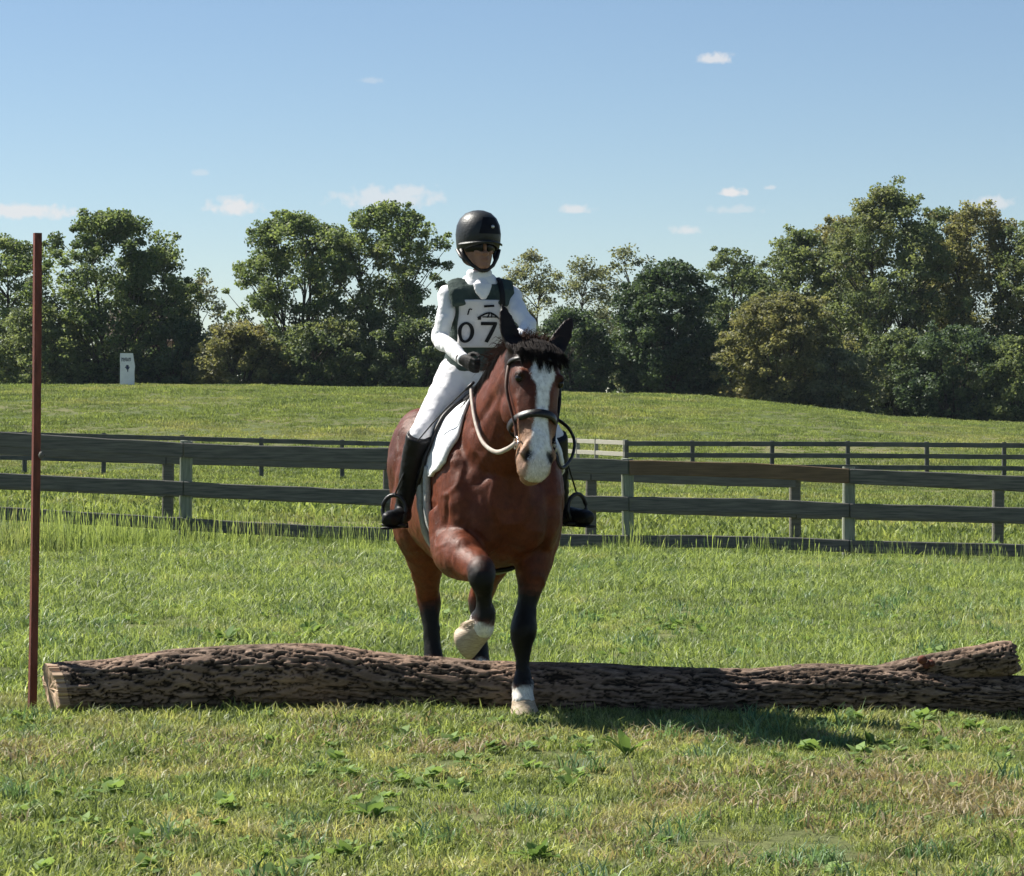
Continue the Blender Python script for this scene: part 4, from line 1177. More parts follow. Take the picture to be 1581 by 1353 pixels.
def mane(f, r):
    i = f * (len(NK) - 1.001); k = int(i); t = i - k
    p = Vector(NK[k][0]).lerp(Vector(NK[k + 1][0]), t); hd = NK[k][1][1] * (1 - t) + NK[k + 1][1][1] * t
    w = NK[k][1][0] * (1 - t) + NK[k + 1][1][0] * t
    up = Vector((-.8, 0, .6)).normalized(); s = r.choice((-1, -1, -1, -1, 1)); L = r.uniform(.10, .30)
    c = p + up * (hd - .01)
    return [c + Vector((0, r.uniform(-.02, .02), 0)), c + up * r.uniform(.015, .05) + Vector((r.uniform(-.02, .02), s * .03, 0)), c + Vector((r.uniform(-.02, .03), s * (w * .6 + .045), -L * .30)), c + Vector((r.uniform(-.03, .05), s * (w * .9 + .035), -L))]
def crest_fuzz(f, r):
    i = (.55 + .45 * f) * (len(NK) - 1.001); k = int(i); t = i - k
    p = Vector(NK[k][0]).lerp(Vector(NK[k + 1][0]), t); hd = NK[k][1][1] * (1 - t) + NK[k + 1][1][1] * t; w = NK[k][1][0] * (1 - t) + NK[k + 1][1][0] * t
    up = Vector((-.8, 0, .6)).normalized(); c = p + up * (hd - .012) + Vector((0, -w * r.uniform(0, .75), -r.uniform(0, .05))); o_ = Vector((r.uniform(-.2, .5), -r.uniform(.3, 1), r.uniform(.1, .9))).normalized(); L = r.uniform(.04, .11)
    return [c, c + o_ * L * .4, c + o_ * L * .8 + Vector((0, -.01, -.012)), c + o_ * L + Vector((.01, -.02, -.045))]
strands('crest_hair', crest_fuzz, M_hair2, 420, 6, horse)
strands('mane', mane, M_hair, 1300, 3, horse)
def tail(f, r):
    y = r.uniform(-.05, .05); x = r.uniform(-.05, .05); L = r.uniform(.45, .8)
    return [(-1.60 + x * .4, y * .5, 1.34), (-1.68 + x, y - .04, 1.15), (-1.70 + x * 1.3, y * 1.1 - .08, 1.0), (-1.66 + x * 1.2, y * .9 - .11, 1.32 - L)]
strands('tail', tail, M_hair, 260, 4, horse)
# feather: pale hair at the raised fetlock and the planted pastern
M_feather = simple_mat('cream feather hair', (.66, .55, .42), (.40, .31, .22), 40, .7, .2)
def feath(f, r):
    a = r.uniform(0, 6.283); c = FT.lerp(CO, r.uniform(.3, 1.0)); d = Vector((math.cos(a) * .6 - .5, math.sin(a) * .9 - .25, 0)).normalized()
    dn = (SOLE - CO).normalized(); L = r.uniform(.04, .075)
    return [c + d * .045, c + d * .058 + dn * L * .4, c + d * .062 + dn * L * .8, c + d * .055 + dn * L * 1.2]
strands('feather', feath, M_feather, 420, 5, horse)

# ------------------------------------------------------------------ tack
M_pad = simple_mat('white cotton saddle pad', (.80, .80, .80), (.70, .70, .71), 30, .85, .15, .4, 90)
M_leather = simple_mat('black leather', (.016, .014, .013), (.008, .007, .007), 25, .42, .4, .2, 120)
M_brownl = simple_mat('brown leather', (.10, .045, .025), (.05, .022, .014), 25, .5, .35)
M_girth = simple_mat('grey fleece girth', (.50, .50, .48), (.30, .30, .29), 60, .9, .1, .6, 200)
M_steel = simple_mat('steel', (.6, .6, .6), (.45, .45, .45), 10, .3, .5, metal=.9)
M_rein = simple_mat('pale worn rein', (.52, .46, .40), (.34, .29, .25), 40, .7, .25)


def shell(fn, nu, nv, thick, name, mat, parent):
    """a cloth or leather sheet: fn(a, b) gives the outer point and its inner twin"""
    A = [[fn(i / nu, j / nv) for j in range(nv + 1)] for i in range(nu + 1)]
    V = [p for r in A for p, q in r] + [q for r in A for p, q in r]; m = nv + 1; off = (nu + 1) * m; F = []
    for i in range(nu):
        for j in range(nv):
            a = i * m + j; F.append((a, a + 1, a + m + 1, a + m)); F.append((off + a, off + a + m, off + a + m + 1, off + a + 1))
    for j in range(nv):
        F.append((j, off + j, off + j + 1, j + 1)); a = nu * m + j; F.append((a, a + 1, off + a + 1, off + a))
    for i in range(nu):
        a = i * m; F.append((a, a + m, off + a + m, off + a)); a = i * m + nv; F.append((a, off + a, off + a + m, a + m))
    return obj(name, np_mesh(name, V, F), mat, parent)


from mathutils.bvhtree import BVHTree
HBVH = BVHTree.FromPolygons([tuple(v) for v in HV], [tuple(p.vertices) for p in hme.polygons])
def skin_pt(u, ph, off):
    p = torso_pt(u, ph); t, b, w = torso(u); ax = Vector((u, 0, b + (t - b) * .46)); d = (p - ax); L = d.length; d.normalize()
    h = HBVH.ray_cast(ax + d * (L * 1.6), -d)
    if h[0] is None or (h[0] - ax).length > L * 1.35: return p + d * off
    r_ = max((h[0] - ax).length, L * .97)
    return ax + d * (r_ + off)
pad = empty('saddle_pad', HM @ Vector((-.35, 0, 1.55)), HRZ); tag(pad, 'white cotton saddle pad under the saddle and the rider legs', 'saddle pad')
sad = empty('saddle', HM @ Vector((-.35, 0, 1.60)), HRZ); tag(sad, 'black leather jumping saddle under the rider', 'saddle')
def to(o, v): return v - (HMI @ o.location)
def pad_fn(a, b):
    ph = (b * 2 - 1) * 1.42; s = abs(ph) / 1.42
    f = .0 + .15 * math.sin(min(1, s * 1.15) * math.pi * .55) - .20 * max(0, s - .80) / .2 * (max(0, s - .8) / .2)
    r_ = -.82 + .03 * s + .12 * (max(0, s - .85) / .15) ** 2
    u = f + (r_ - f) * a; w = .004 * math.sin(u * 60) * s
    return to(pad, skin_pt(u, ph, .024 + w)), to(pad, skin_pt(u, ph, .006 + w))
shell(pad_fn, 26, 44, .02, 'pad', M_pad, pad)
for s in (-1, 1):
    def flap(a, b, s=s):
        ph = s * (.35 + b * 1.18); f = -.22 + .08 * math.sin(min(1, b * 1.1) * math.pi * .6); r_ = -.56 + .12 * b
        if b > .8: f -= .10 * ((b - .8) / .2) ** 2; r_ += .08 * ((b - .8) / .2) ** 2
        u = f + (r_ - f) * a
        return to(sad, skin_pt(u, ph, .044)), to(sad, skin_pt(u, ph, .028))
    shell(flap, 14, 18, .01, 'flap', M_leather, sad)
S = Soup(); rr = []
for u, z, w, h in ((-.06, 1.665, .06, .05), (-.10, 1.70, .09, .06), (-.16, 1.685, .11, .055), (-.28, 1.635, .15, .05), (-.42, 1.625, .18, .05), (-.54, 1.66, .18, .06), (-.62, 1.70, .15, .055), (-.66, 1.70, .10, .03)):
    rr.append([to(sad, Vector((u, math.cos(a) * w, z - .03 - .35 * w * math.cos(a) ** 2 + math.sin(a) * h))) for a in [2 * math.pi * j / 20 for j in range(20)]])
S.rings(rr); obj('seat', S.mesh('seat'), M_leather, sad)
for u0, offs in ((-.16, .014), (-.26, .018)):
    for sg in (-1, 1):
        def gf(a, b, u0=u0, offs=offs, sg=sg):
            ph = sg * (1.32 + b * .95); u = u0 - .04 + .046 * a + .05 * abs(math.cos(ph * .5))
            return to(sad, skin_pt(u, ph, offs + .014 + .006 * math.sin(a * math.pi))), to(sad, skin_pt(u, ph, offs - .01))
        shell(gf, 5, 22, .02, 'girth_strap', M_girth, sad)
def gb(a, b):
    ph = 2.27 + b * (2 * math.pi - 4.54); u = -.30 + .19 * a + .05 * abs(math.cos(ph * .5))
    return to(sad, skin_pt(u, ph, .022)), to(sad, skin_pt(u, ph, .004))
shell(gb, 6, 24, .02, 'girth', M_leather, sad)  # belly section coloured dark to stand in for the shade under the horse

# bridle
bri = empty('bridle', HM @ HD(.3, 0, 0), HRZ); tag(bri, 'dark leather bridle with noseband and long reins on the bay horse', 'bridle')
def headring(s, grow):
    c = np.array(catmull(HEAD, 3)); f, b, w = [float(np.interp(s, c[:, 0], c[:, k])) for k in (1, 2, 3)]
    cc = (f + b) / 2; h = (f - b) / 2; out = []
    for j in range(40):
        a = 2 * math.pi * j / 40; ca, sa = math.cos(a), math.sin(a)
        wl = w * (1 - .20 * max(0, sa) ** 2) + grow
        out.append((wl * math.copysign(abs(ca) ** .85, ca), cc + (h + grow) * math.copysign(abs(sa) ** .85, sa)))
    return out
def strap_ring(s0, wid, name, mat, parent, slant=0.0, grow=.004):
    rr = []
    for k, (ds, g) in enumerate(((-wid / 2, grow), (-wid / 2, grow + .007), (wid / 2, grow + .007), (wid / 2, grow))):
        pr = headring(s0 + ds, g); rr.append([to(parent, HD(s0 + ds + slant * (.1 - n_), lat, n_)) for lat, n_ in pr])
    S = Soup(); m = 40; V = [p for r in rr for p in r]
    F = [(i * m + j, i * m + (j + 1) % m, ((i + 1) % 4) * m + (j + 1) % m, ((i + 1) % 4) * m + j) for i in range(4) for j in range(m)]
    S.add(V, F); return obj(name, S.mesh(name), mat, parent)
strap_ring(.375, .038, 'noseband', M_leather, bri, .12, .007)
strap_ring(.075, .024, 'browband', M_leather, bri, -.10, .010)
for s in (-1, 1):
    S = Soup(); pts = [HD(-.02, s * .102, -.06), HD(.08, s * .126, -.05), HD(.20, s * .138, -.04), HD(.32, s * .122, -.02), HD(.42, s * .100, -.005), HD(.49, s * .096, .0)]
    S.tube([to(bri, Vector(p)) for p in catmull(pts, 4)], [(.009, .004)] * 21, 8); obj('cheekpiece', S.mesh('cheekpiece'), M_brownl if s < 0 else M_leather, bri)
    S = Soup(); c = HD(.515, s * .098, .0); S.tube([to(bri, c + hn * (.03 * math.cos(a)) + ha * (.03 * math.sin(a))) for a in [2 * math.pi * k / 18 for k in range(19)]], .004, 6); obj('bit_ring', S.mesh('bit_ring'), M_steel, bri)
def rein(pts, mat, label, r=(.011, .005)):
    S = Soup(); c = [to(bri, Vector(p)) for p in catmull(pts, 6)]; S.tube(c, [r] * len(c), 8, up=(0, 1, .2)); o = obj('rein', S.mesh('rein'), mat, bri); o['label'] = label
rein([HL(727, 596, 14.05), HL(729, 622, 13.96), HL(735, 656, 13.86), HL(746, 684, 13.75), HL(765, 698, 13.62), HL(782, 694, 13.52), HD(.515, -.098, .0)], M_rein, 'pale rein hanging in a loop beside the neck', (.012, .009))
rein([HL(772, 590, 14.05), HL(830, 620, 13.95), HL(858, 645, 13.86), HL(878, 662, 13.78), HL(887, 684, 13.7), HL(881, 710, 13.62), HL(866, 722, 13.52), HD(.515, .098, .0)], M_leather, 'dark rein looping out past the cheek', (.010, .008))

# ------------------------------------------------------------------ rider
rid = empty('person', HM @ Vector((-.42, -.02, 1.62)), HRZ)
tag(rid, 'rider in black helmet, dark green vest, white shirt and breeches on the horse', 'person')
def RT(v): return to(rid, Vector(v))
M_skin = simple_mat('skin', (.30, .165, .115), (.23, .125, .09), 30, .55, .2, sheen=.0)
M_shirt = simple_mat('white shirt', (.80, .80, .80), (.72, .72, .74), 12, .8, .15, .35, 45)
M_vest = simple_mat('dark green padded vest', (.062, .085, .076), (.034, .050, .047), 14, .85, .15, .5, 60)
M_breech = simple_mat('white breeches', (.76, .75, .76), (.66, .65, .68), 10, .75, .15, .3, 40)
M_boot = simple_mat('black riding boot leather', (.009, .009, .010), (.005, .005, .006), 20, .5, .22, .15, 60)
M_helm = simple_mat('black satin helmet', (.022, .025, .026), (.014, .016, .017), 30, .46, .4, .2, 90)
M_helm2 = simple_mat('black velvet helmet panel', (.006, .007, .012), (.004, .004, .007), 30, .7, .2)
M_glass = simple_mat('black sunglasses', (.006, .006, .007), (.004, .004, .005), 10, .3, .25)
M_glove = simple_mat('dark riding glove', (.03, .028, .027), (.015, .014, .014), 40, .7, .2, .3, 120)
M_bib = simple_mat('off-white number bib', (.62, .61, .62), (.52, .51, .53), 14, .75, .15, .4, 25)
M_print = simple_mat('black print', (.012, .012, .015), (.008, .008, .01), 14, .7, .2)
HC = Vector((-.385, -.028, 2.385))           # head centre
def V3(*a): return Vector(a)
SHR, SHL = V3(-.42, -.176, 2.15), V3(-.42, .134, 2.15)
ELR, WRR = HL(681, 522, 14.5), HL(716, 556, 14.24)
ELL, WRL = HL(815, 505, 14.42), HL(772, 565, 14.2)
HIPR, HIPL = V3(-.50, -.115, 1.72), V3(-.50, .09, 1.72)
KNR, KNL = V3(-.19, -.385, 1.375), V3(-.19, .335, 1.375)
ANR, ANL = V3(-.33, -.435, 1.035), V3(-.33, .395, 1.035)
TOR, TOL = V3(-.16, -.535, 1.005), V3(-.16, .495, 1.005)
TORSO = [((-.50, -.015, 1.66), (.185, .145)), ((-.50, -.015, 1.76), (.175, .135)), ((-.485, -.018, 1.88), (.128, .100)), ((-.46, -.02, 1.98), (.134, .104)), ((-.435, -.02, 2.08), (.146, .106)), ((-.42, -.02, 2.15), (.146, .090)), ((-.41, -.02, 2.20), (.095, .072)), ((-.405, -.022, 2.235), (.062, .06))]
def torso_tube(S, grow, i0=0, i1=8, n=28): S.tube([RT(p) for p, r in TORSO[i0:i1]], [(r[0] + grow, r[1] + grow) for p, r in TORSO[i0:i1]], n, up=(1, 0, 0))
def limb(S, pts, rad, n=16): 
    c = catmull([(*RT(p), r) for p, r in zip(pts, rad)], 5); S.tube([a[:3] for a in c], [a[3] for a in c], n, up=(.3, .2, .9))
# body: one continuous figure under the clothes
S = Soup(); torso_tube(S, -.022)
S.tube([RT(V3(-.41, -.022, 2.17)), RT(V3(-.40, -.024, 2.25)), RT(HC + V3(-.01, 0, -.05))], [.056, .05, .055], 16)
for sh, el_, wr in ((SHR, ELR, WRR), (SHL, ELL, WRL)): limb(S, [sh, sh.lerp(el_, .5), el_, el_.lerp(wr, .5), wr], [.032, .028, .024, .022, .019])
for hp_, kn, an, to_ in ((HIPR, KNR, ANR, TOR), (HIPL, KNL, ANL, TOL)):
    limb(S, [hp_, hp_.lerp(kn, .5), kn, kn.lerp(an, .4), an], [.085, .072, .044, .042, .034]); limb(S, [an + V3(0, 0, -.02), an.lerp(to_, .5) + V3(0, 0, -.03), to_ + V3(0, 0, -.025)], [.030, .026, .020])
# head and face
fd = Vector((math.cos(R(9)), math.sin(R(9)), 0)); fl = Vector((-fd.y, fd.x, 0))
def FD(f, l, u): return RT(HC + fd * f + fl * l + Vector((0, 0, u)))
rr = []
for u, f0, f1, w in ((-.118, .035, .075, .022), (-.108, .02, .088, .036), (-.09, -.02, .092, .048), (-.06, -.055, .090, .060), (-.03, -.075, .089, .067), (0, -.088, .088, .071), (.04, -.094, .088, .073), (.08, -.085, .075, .068), (.11, -.055, .05, .048), (.125, -.02, .02, .02)):
    c = (f0 + f1) / 2; h = (f1 - f0) / 2
    rr.append([FD(c + h * math.cos(a), w * math.sin(a), u) for a in [2 * math.pi * j / 22 for j in range(22)]])
S.rings(rr)
S.tube([FD(.088, 0, .012), FD(.102, 0, -.012), FD(.112, 0, -.034), FD(.095, 0, -.044)], [.008, .010, .014, .010], 10)     # nose
S.blob(FD(.100, .011, -.038), (.009, .009, .008)); S.blob(FD(.100, -.011, -.038), (.009, .009, .008))
S.blob(FD(.089, 0, -.064), (.012, .024, .006)); S.blob(FD(.088, 0, -.073), (.012, .021, .007)); S.blob(FD(.082, 0, -.10), (.016, .02, .014))
for s in (-1, 1): S.blob(FD(-.005, s * .074, -.012), (.016, .008, .03)); S.blob(FD(.072, s * .034, -.03), (.018, .02, .018))
obj('body', remesh(S, .0065, 3, .5, 'body'), M_skin, rid)
S = Soup(); S.blob(FD(.0935, 0, -.0685), (.0075, .022, .0022)); obj('mouth', S.mesh('mouth'), simple_mat('lips', (.26, .10, .09), None, 20, .5), rid)


def wrinkle(me, amp, sc, seed, squash=(1, 1, 1)):
    v = verts_of(me); n_ = np.empty(len(v) * 3, np.float32); me.vertices.foreach_get('normal', n_); n_ = n_.reshape(-1, 3)
    q = v * np.array(squash) * sc
    d = (1 - np.abs(2 * fbm(q, 3, seed) - 1) * 1.6) * amp
    v = v + n_ * d[:, None]; me.vertices.foreach_set('co', v.astype(np.float32).ravel()); me.update(); return me


# shirt with sleeves and stock collar
S = Soup(); torso_tube(S, .006, 1, 8)
for sh, el_, wr, sg in ((SHR, ELR, WRR, -1), (SHL, ELL, WRL, 1)):
    limb(S, [sh.lerp(V3(-.42, -.02, 2.12), .35), sh + V3(0, sg * .012, -.012), sh.lerp(el_, .35), sh.lerp(el_, .7), el_ + V3(-.01, sg * .004, -.006), el_.lerp(wr, .4), el_.lerp(wr, .75), wr], [.044, .047, .044, .040, .040, .035, .031, .027])
obj('shirt', wrinkle(remesh(S, .0075, 4, .5, 'shirt'), .008, 13, 71, (1, 1, 1.1)), M_shirt, rid)
S = Soup()
S.tube([RT(V3(-.405, -.022, 2.185)), RT(V3(-.40, -.023, 2.225)), RT(V3(-.395, -.024, 2.262))], [.076, .067, .062], 24)
S.blob(RT(V3(-.335, -.022, 2.19)), (.022, .034, .026)); S.tube([RT(V3(-.318, -.022, 2.19)), RT(V3(-.302, -.024, 2.15)), RT(V3(-.294, -.022, 2.112))], [(.05, .016), (.038, .014), (.012, .010)], 12, up=(1, 0, 0))
o = obj('stock_tie', wrinkle(remesh(S, .006, 2, .5, 'stock_tie'), .004, 30, 72), M_shirt, rid); o['label'] = 'white stock tie knotted at the throat'
# vest: open at neck and arms
S = Soup(); S.tube([RT(p) for p, r in TORSO[1:7]], [(r[0] + g, r[1] + g + .004) for (p, r), g in zip(TORSO[1:7], (.018, .018, .018, .018, .010, .012))], 36, up=(1, 0, 0))
for s_ in (-1, 1):
    S.tube([RT(V3(-.33, -.02 + s_ * .105, 2.08)), RT(V3(-.345, -.02 + s_ * .112, 2.15)), RT(V3(-.40, -.02 + s_ * .112, 2.198)), RT(V3(-.46, -.02 + s_ * .112, 2.18)), RT(V3(-.51, -.02 + s_ * .10, 2.10))], [(.052, .022), (.058, .026), (.06, .027), (.06, .026), (.052, .022)], 14, up=(1, 0, 0))
vm = remesh(S, .0075, 4, .5, 'vest')
obj('vest', wrinkle(vm, .005, 12, 73), M_vest, rid)
S = Soup(); S.tube([RT(V3(-.300, .082, 2.075)), RT(V3(-.305, .080, 2.14)), RT(V3(-.345, .076, 2.205)), RT(V3(-.39, .074, 2.222))], [(.014, .007)] * 4, 8, up=(1, 0, 0)); obj('vest_strap', S.mesh('vest_strap'), M_print, rid)
# breeches
S = Soup(); torso_tube(S, .010, 0, 3)
S.blob(RT(V3(-.53, -.015, 1.67)), (.15, .19, .11))
for hp_, kn, an, sg in ((HIPR, KNR, ANR, -1), (HIPL, KNL, ANL, 1)):
    limb(S, [hp_ + V3(0, 0, .02), hp_.lerp(kn, .3), hp_.lerp(kn, .65), kn + V3(.008, 0, .01), kn.lerp(an, .22), kn.lerp(an, .4)], [.100, .092, .072, .052, .040, .036])
obj('breeches', wrinkle(remesh(S, .0085, 5, .5, 'breeches'), .006, 14, 74, (.8, 1, 1.2)), M_breech, rid)
S = Soup(); S.tube([RT(TORSO[2][0]) + Vector((0, 0, -.005 * 1)), RT(TORSO[2][0]) + Vector((0, 0, .03))], [(.155, .12), (.155, .12)], 28, up=(1, 0, 0)); obj('belt', S.mesh('belt'), M_leather, rid)
for kn, an, to_, sg in ((KNR, ANR, TOR, -1), (KNL, ANL, TOL, 1)):
    S = Soup(); top_ = kn.lerp(an, -.06)
    limb(S, [kn.lerp(an, -.10) + V3(.015, 0, 0), kn.lerp(an, .12), kn.lerp(an, .35), kn.lerp(an, .65), kn.lerp(an, .9), an + V3(-.012, 0, -.01)], [.062, .060, .056, .049, .042, .043])
    d = (to_ - an); limb(S, [an + V3(-.045, 0, -.045), an + V3(.0, 0, -.035), an + d * .55 + V3(0, 0, -.028), to_ + V3(0, 0, -.02), to_ + d * .14 + V3(0, 0, -.022)], [.032, .043, .041, .038, .024])
    bm_ = remesh(S, .007, 3, .5, 'boot'); bt = obj('boot', wrinkle(bm_, .004, 18, 75, (1, 1, 1.6)), M_boot, rid)
    S = Soup(); c = an + d * .45 + V3(0, 0, -.078); S.tube([RT(an + V3(-.06, 0, -.085)), RT(c), RT(to_ + d * .18 + V3(0, 0, -.058))], [(.034, .009), (.04, .008), (.032, .007)], 12); S.box(RT(an + V3(-.04, 0, -.088)), (.06, .06, .028)); obj('sole', S.mesh('sole'), M_boot, bt)
    # stirrup: belongs to the saddle
    S = Soup(); sc_ = an + d * .62; dn = d.normalized(); sd = dn.cross(Vector((0, 0, 1))).normalized(); up_ = Vector((0, 0, 1))
    pts = [sc_ + sd * (.064 * math.sin(a)) + up_ * (.012 - .078 * math.cos(a)) for a in [R(35) + k / 16 * R(290) for k in range(17)]]
    st = Soup(); st.tube([to(sad, p) for p in pts], .0115, 8); st.tube([to(sad, sc_ + sd * -.062 + up_ * -.062), to(sad, sc_ + up_ * -.064), to(sad, sc_ + sd * .062 + up_ * -.062)], [(.024, .008)] * 3, 8)
    so = obj('stirrup', st.mesh('stirrup'), M_leather, sad)
    st = Soup(); a0 = sc_ + up_ * .085; a1 = torso_pt(-.22, math.copysign(.85, sg), .056)
    st.tube([to(sad, a0), to(sad, a0.lerp(a1, .5) + V3(0, sg * .02, 0)), to(sad, a1)], [(.013, .004)] * 3, 8, up=(0, 1, 0)); obj('stirrup_leather', st.mesh('stirrup_leather'), M_leather, sad)
# helmet
rr = []; HU = [(-.055, .100, .118), (-.045, .108, .126), (-.02, .113, .131), (.03, .116, .134), (.075, .110, .127), (.11, .094, .110), (.138, .066, .08), (.152, .03, .036), (.155, .005, .006)]
for u, w, l in HU:
    rr.append([FD(-.012 + l * math.cos(a), w * math.sin(a), u + .035 + (.03 * max(0, math.cos(a)) ** 2 if u < 0 else 0) - (.02 * max(0, -math.cos(a)) if u < -.04 else 0)) for a in [2 * math.pi * j / 36 for j in range(36)]])
inner = [[p.lerp(FD(-.012, 0, .04), .10) for p in r] for r in rr[:2]]
S = Soup(); S.rings([inner[1], inner[0]] + rr, True)
obj('helmet', S.mesh('helmet'), M_helm, rid)
S = Soup(); rr = []
for k, (ext, dz) in enumerate(((.0, .006), (.020, .000), (.032, -.004), (.032, -.009), (.014, -.006), (-.01, -.004))):
    rr.append([FD(-.012 + (.126 + ext * max(0, math.cos(a)) ** .7) * math.cos(a), (.112 + ext * .35) * math.sin(a), .012 + dz + .012 * math.cos(a) ** 2) for a in [R(-78) + R(156) * j / 24 for j in range(25)]])
rr.append(rr[0]); S.rings(rr, False, False); o = obj('visor', S.mesh('visor'), M_helm, rid)
S = Soup(); S.tube([FD(-.012 + .137 * math.cos(a) * .985, .006 + .045 * math.sin(a) * 1, .085 + .033 * math.cos(a * 1)) for a in (0,)] * 2, .001, 4) if False else None
S = Soup(); rr = []
for i in range(9):
    f = i / 8; z = .062 + .085 * f; L_ = float(np.interp(z - .035, [h[0] for h in HU], [h[2] for h in HU])) + .0025; w_ = float(np.interp(z - .035, [h[0] for h in HU], [h[1] for h in HU])) + .0025; aw = R(34) * (1 - .35 * f)
    rr.append([FD(-.012 + L_ * math.cos(a), w_ * math.sin(a), z) for a in [R(14) - aw + 2 * aw * j / 10 for j in range(11)]])
S.rings(rr, False, False); obj('helmet_panel', S.mesh('helmet_panel'), M_helm2, rid)
S = Soup(); S.blob(FD(.118, .034, .098), (.005, .009, .009)); obj('helmet_badge', S.mesh('helmet_badge'), M_steel, rid)
S = Soup()
for s in (-1, 1):
    S.tube([FD(.015, s * .104, -.012), FD(.03, s * .088, -.055), FD(.055, s * .058, -.098), FD(.068, s * .02, -.124), FD(.07, 0, -.128)], [(.012, .006), (.011, .006), (.010, .006), (.010, .006), (.010, .006)], 8, up=(1, 0, 0))
    S.tube([FD(-.05, s * .102, -.01), FD(-.02, s * .092, -.05), FD(.03, s * .080, -.075)], [(.010, .005)] * 3, 8, up=(1, 0, 0))
obj('chin_strap', S.mesh('chin_strap'), M_leather, rid)
S = Soup(); rr = []
for k, (u, g) in enumerate(((-.030, .005), (-.022, .012), (-.004, .013), (.016, .011), (.024, .004))):
    rr.append([FD(-.005 + (.094 + g) * math.cos(a) - (.010 if abs(math.degrees(a)) < 7 else 0), (.070 + g) * math.sin(a), u + (.012 if abs(math.degrees(a)) < 9 and k == 0 else 0)) for a in [R(-82) + R(164) * j / 30 for j in range(31)]])
S.rings(rr, False, False); obj('sunglasses', S.mesh('sunglasses'), M_glass, rid)
# ponytail / hair under the helmet
M_rhair = simple_mat('brown hair', (.07, .04, .025), (.03, .018, .012), 50, .5, .35)
S = Soup(); S.blob(FD(-.085, 0, -.05), (.035, .065, .05)); obj('hair', S.mesh('hair'), M_rhair, rid)

# gloved hands closed round the reins
def hand(wr, tgt, sg):
    S = Soup(); wr, tgt = Vector(wr), Vector(tgt); d = (tgt - wr).normalized(); inn = Vector((0, -sg, 0)); inn = (inn - d * inn.dot(d)).normalized(); up = d.cross(inn).normalized()
    if up.z < 0: up = -up
    def q(a, b, c): return RT(wr + d * a + inn * b + up * c)
    S.tube([q(-.035, 0, 0), q(.0, 0, 0), q(.03, .002, 0), (q(.075, .004, -.004))], [(.030, .030), (.027, .030), (.022, .038), (.020, .040)], 14, up=tuple(up))
    for k in range(4):
        c = .030 - .020 * k; L = (.040, .044, .041, .033)[k]
        S.tube([q(.070, -.004, c), q(.070 + L * .75, .002, c - .002), q(.070 + L * .85, .026, c - .004), q(.070 + L * .3, .038, c - .005), q(.070, .030, c - .006)], [.0098, .0095, .009, .0085, .007], 9)
    S.tube([q(.022, .014, .030), q(.048, .026, .046), q(.075, .032, .048), q(.098, .030, .042)], [.0125, .0115, .010, .008], 9)
    return obj('glove', remesh(S, .0042, 2, .4, 'glove'), M_glove, rid)
hand(WRR, WRR + Vector((.10, .045, -.035)), -1); hand(WRL, WRL + Vector((.10, -.03, -.03)), 1)

# number bib on the chest, bent round the vest
bib_c = Vector((-.445, -.02, 1.99))
def bibp(l, z, off):
    """l: across (m, horse's left positive), z: up from the bib's middle"""
    zz = 1.985 + z; r0 = float(np.interp(zz, [p[0][2] for p in TORSO], [p[1][0] for p in TORSO])) + .024; r1 = float(np.interp(zz, [p[0][2] for p in TORSO], [p[1][1] for p in TORSO])) + .028
    uc = float(np.interp(zz, [p[0][2] for p in TORSO], [p[0][0] for p in TORSO])); a = l / (r0 * .93)
    return RT(V3(uc + (r1 + off) * math.cos(a) , -.02 + (r0 + off) * math.sin(a), zz))
nx_, nz_ = 24, 20
def bibf(a, b):
    l = (a - .5) * .272 + .018; z = (b - .5) * .245; w = .004 * math.sin(l * 37 + z * 21) + .003 * math.sin(z * 55 - l * 18)
    return bibp(l, z, .012 + w), bibp(l, z, .008 + w)
bib = shell(bibf, nx_, nz_, .004, 'number_bib', M_bib, rid)
def bib_mark(name, polys, off=.0165):
    V, F = [], []
    for quad in polys:
        k = len(V)
        for (l, z) in quad:
            l += .02; w = .004 * math.sin(l * 37 + z * 21) + .003 * math.sin(z * 55 - l * 18); V.append(bibp(l, z, off + w))
        F.append(tuple(range(k, k + len(quad))))
    return obj(name, np_mesh(name, V, F, False), M_print, bib)
def ring_quads(cx, cz, rx, rz, t, n=28):
    out = []
    for k in range(n):
        a, b = 2 * math.pi * k / n, 2 * math.pi * (k + 1) / n
        out.append([(cx + rx * math.sin(a), cz + rz * math.cos(a)), (cx + rx * math.sin(b), cz + rz * math.cos(b)), (cx + (rx - t) * math.sin(b), cz + (rz - t * .75) * math.cos(b)), (cx + (rx - t) * math.sin(a), cz + (rz - t * .75) * math.cos(a))])
    return out
def bar(x0, z0, x1, z1, w, n=5):
    dx, dz = x1 - x0, z1 - z0; L = math.hypot(dx, dz); ox, oz = -dz / L * w / 2, dx / L * w / 2; out = []
    for k in range(n):
        a, b = k / n, (k + 1) / n
        out.append([(x0 + dx * a + ox, z0 + dz * a + oz), (x0 + dx * b + ox, z0 + dz * b + oz), (x0 + dx * b - ox, z0 + dz * b - oz), (x0 + dx * a - ox, z0 + dz * a - oz)])
    return out
bib_mark('digit', ring_quads(-.095, -.045, .038, .054, .018))
bib_mark('digit', bar(-.030, .0, .045, .0, .017) + bar(.040, .004, -.002, -.095, .018))
arch = [(-.045, .028), (-.03, .040), (-.01, .052), (.008, .056), (.03, .045), (.05, .030), (.065, .026)]
lgm = []
for i in range(len(arch) - 1): lgm += bar(*arch[i], *arch[i + 1], .009, 2)
bib_mark('emblem', lgm + bar(-.045, .026, -.030, .026, .014, 1) + bar(-.025, .034, .045, .034, .006, 3) + bar(-.005, .030, .005, .052, .006, 2) + bar(.015, .030, .015, .050, .006, 2))
bib_mark('emblem_stroke', bar(-.02, .088, .03, .092, .012, 3))
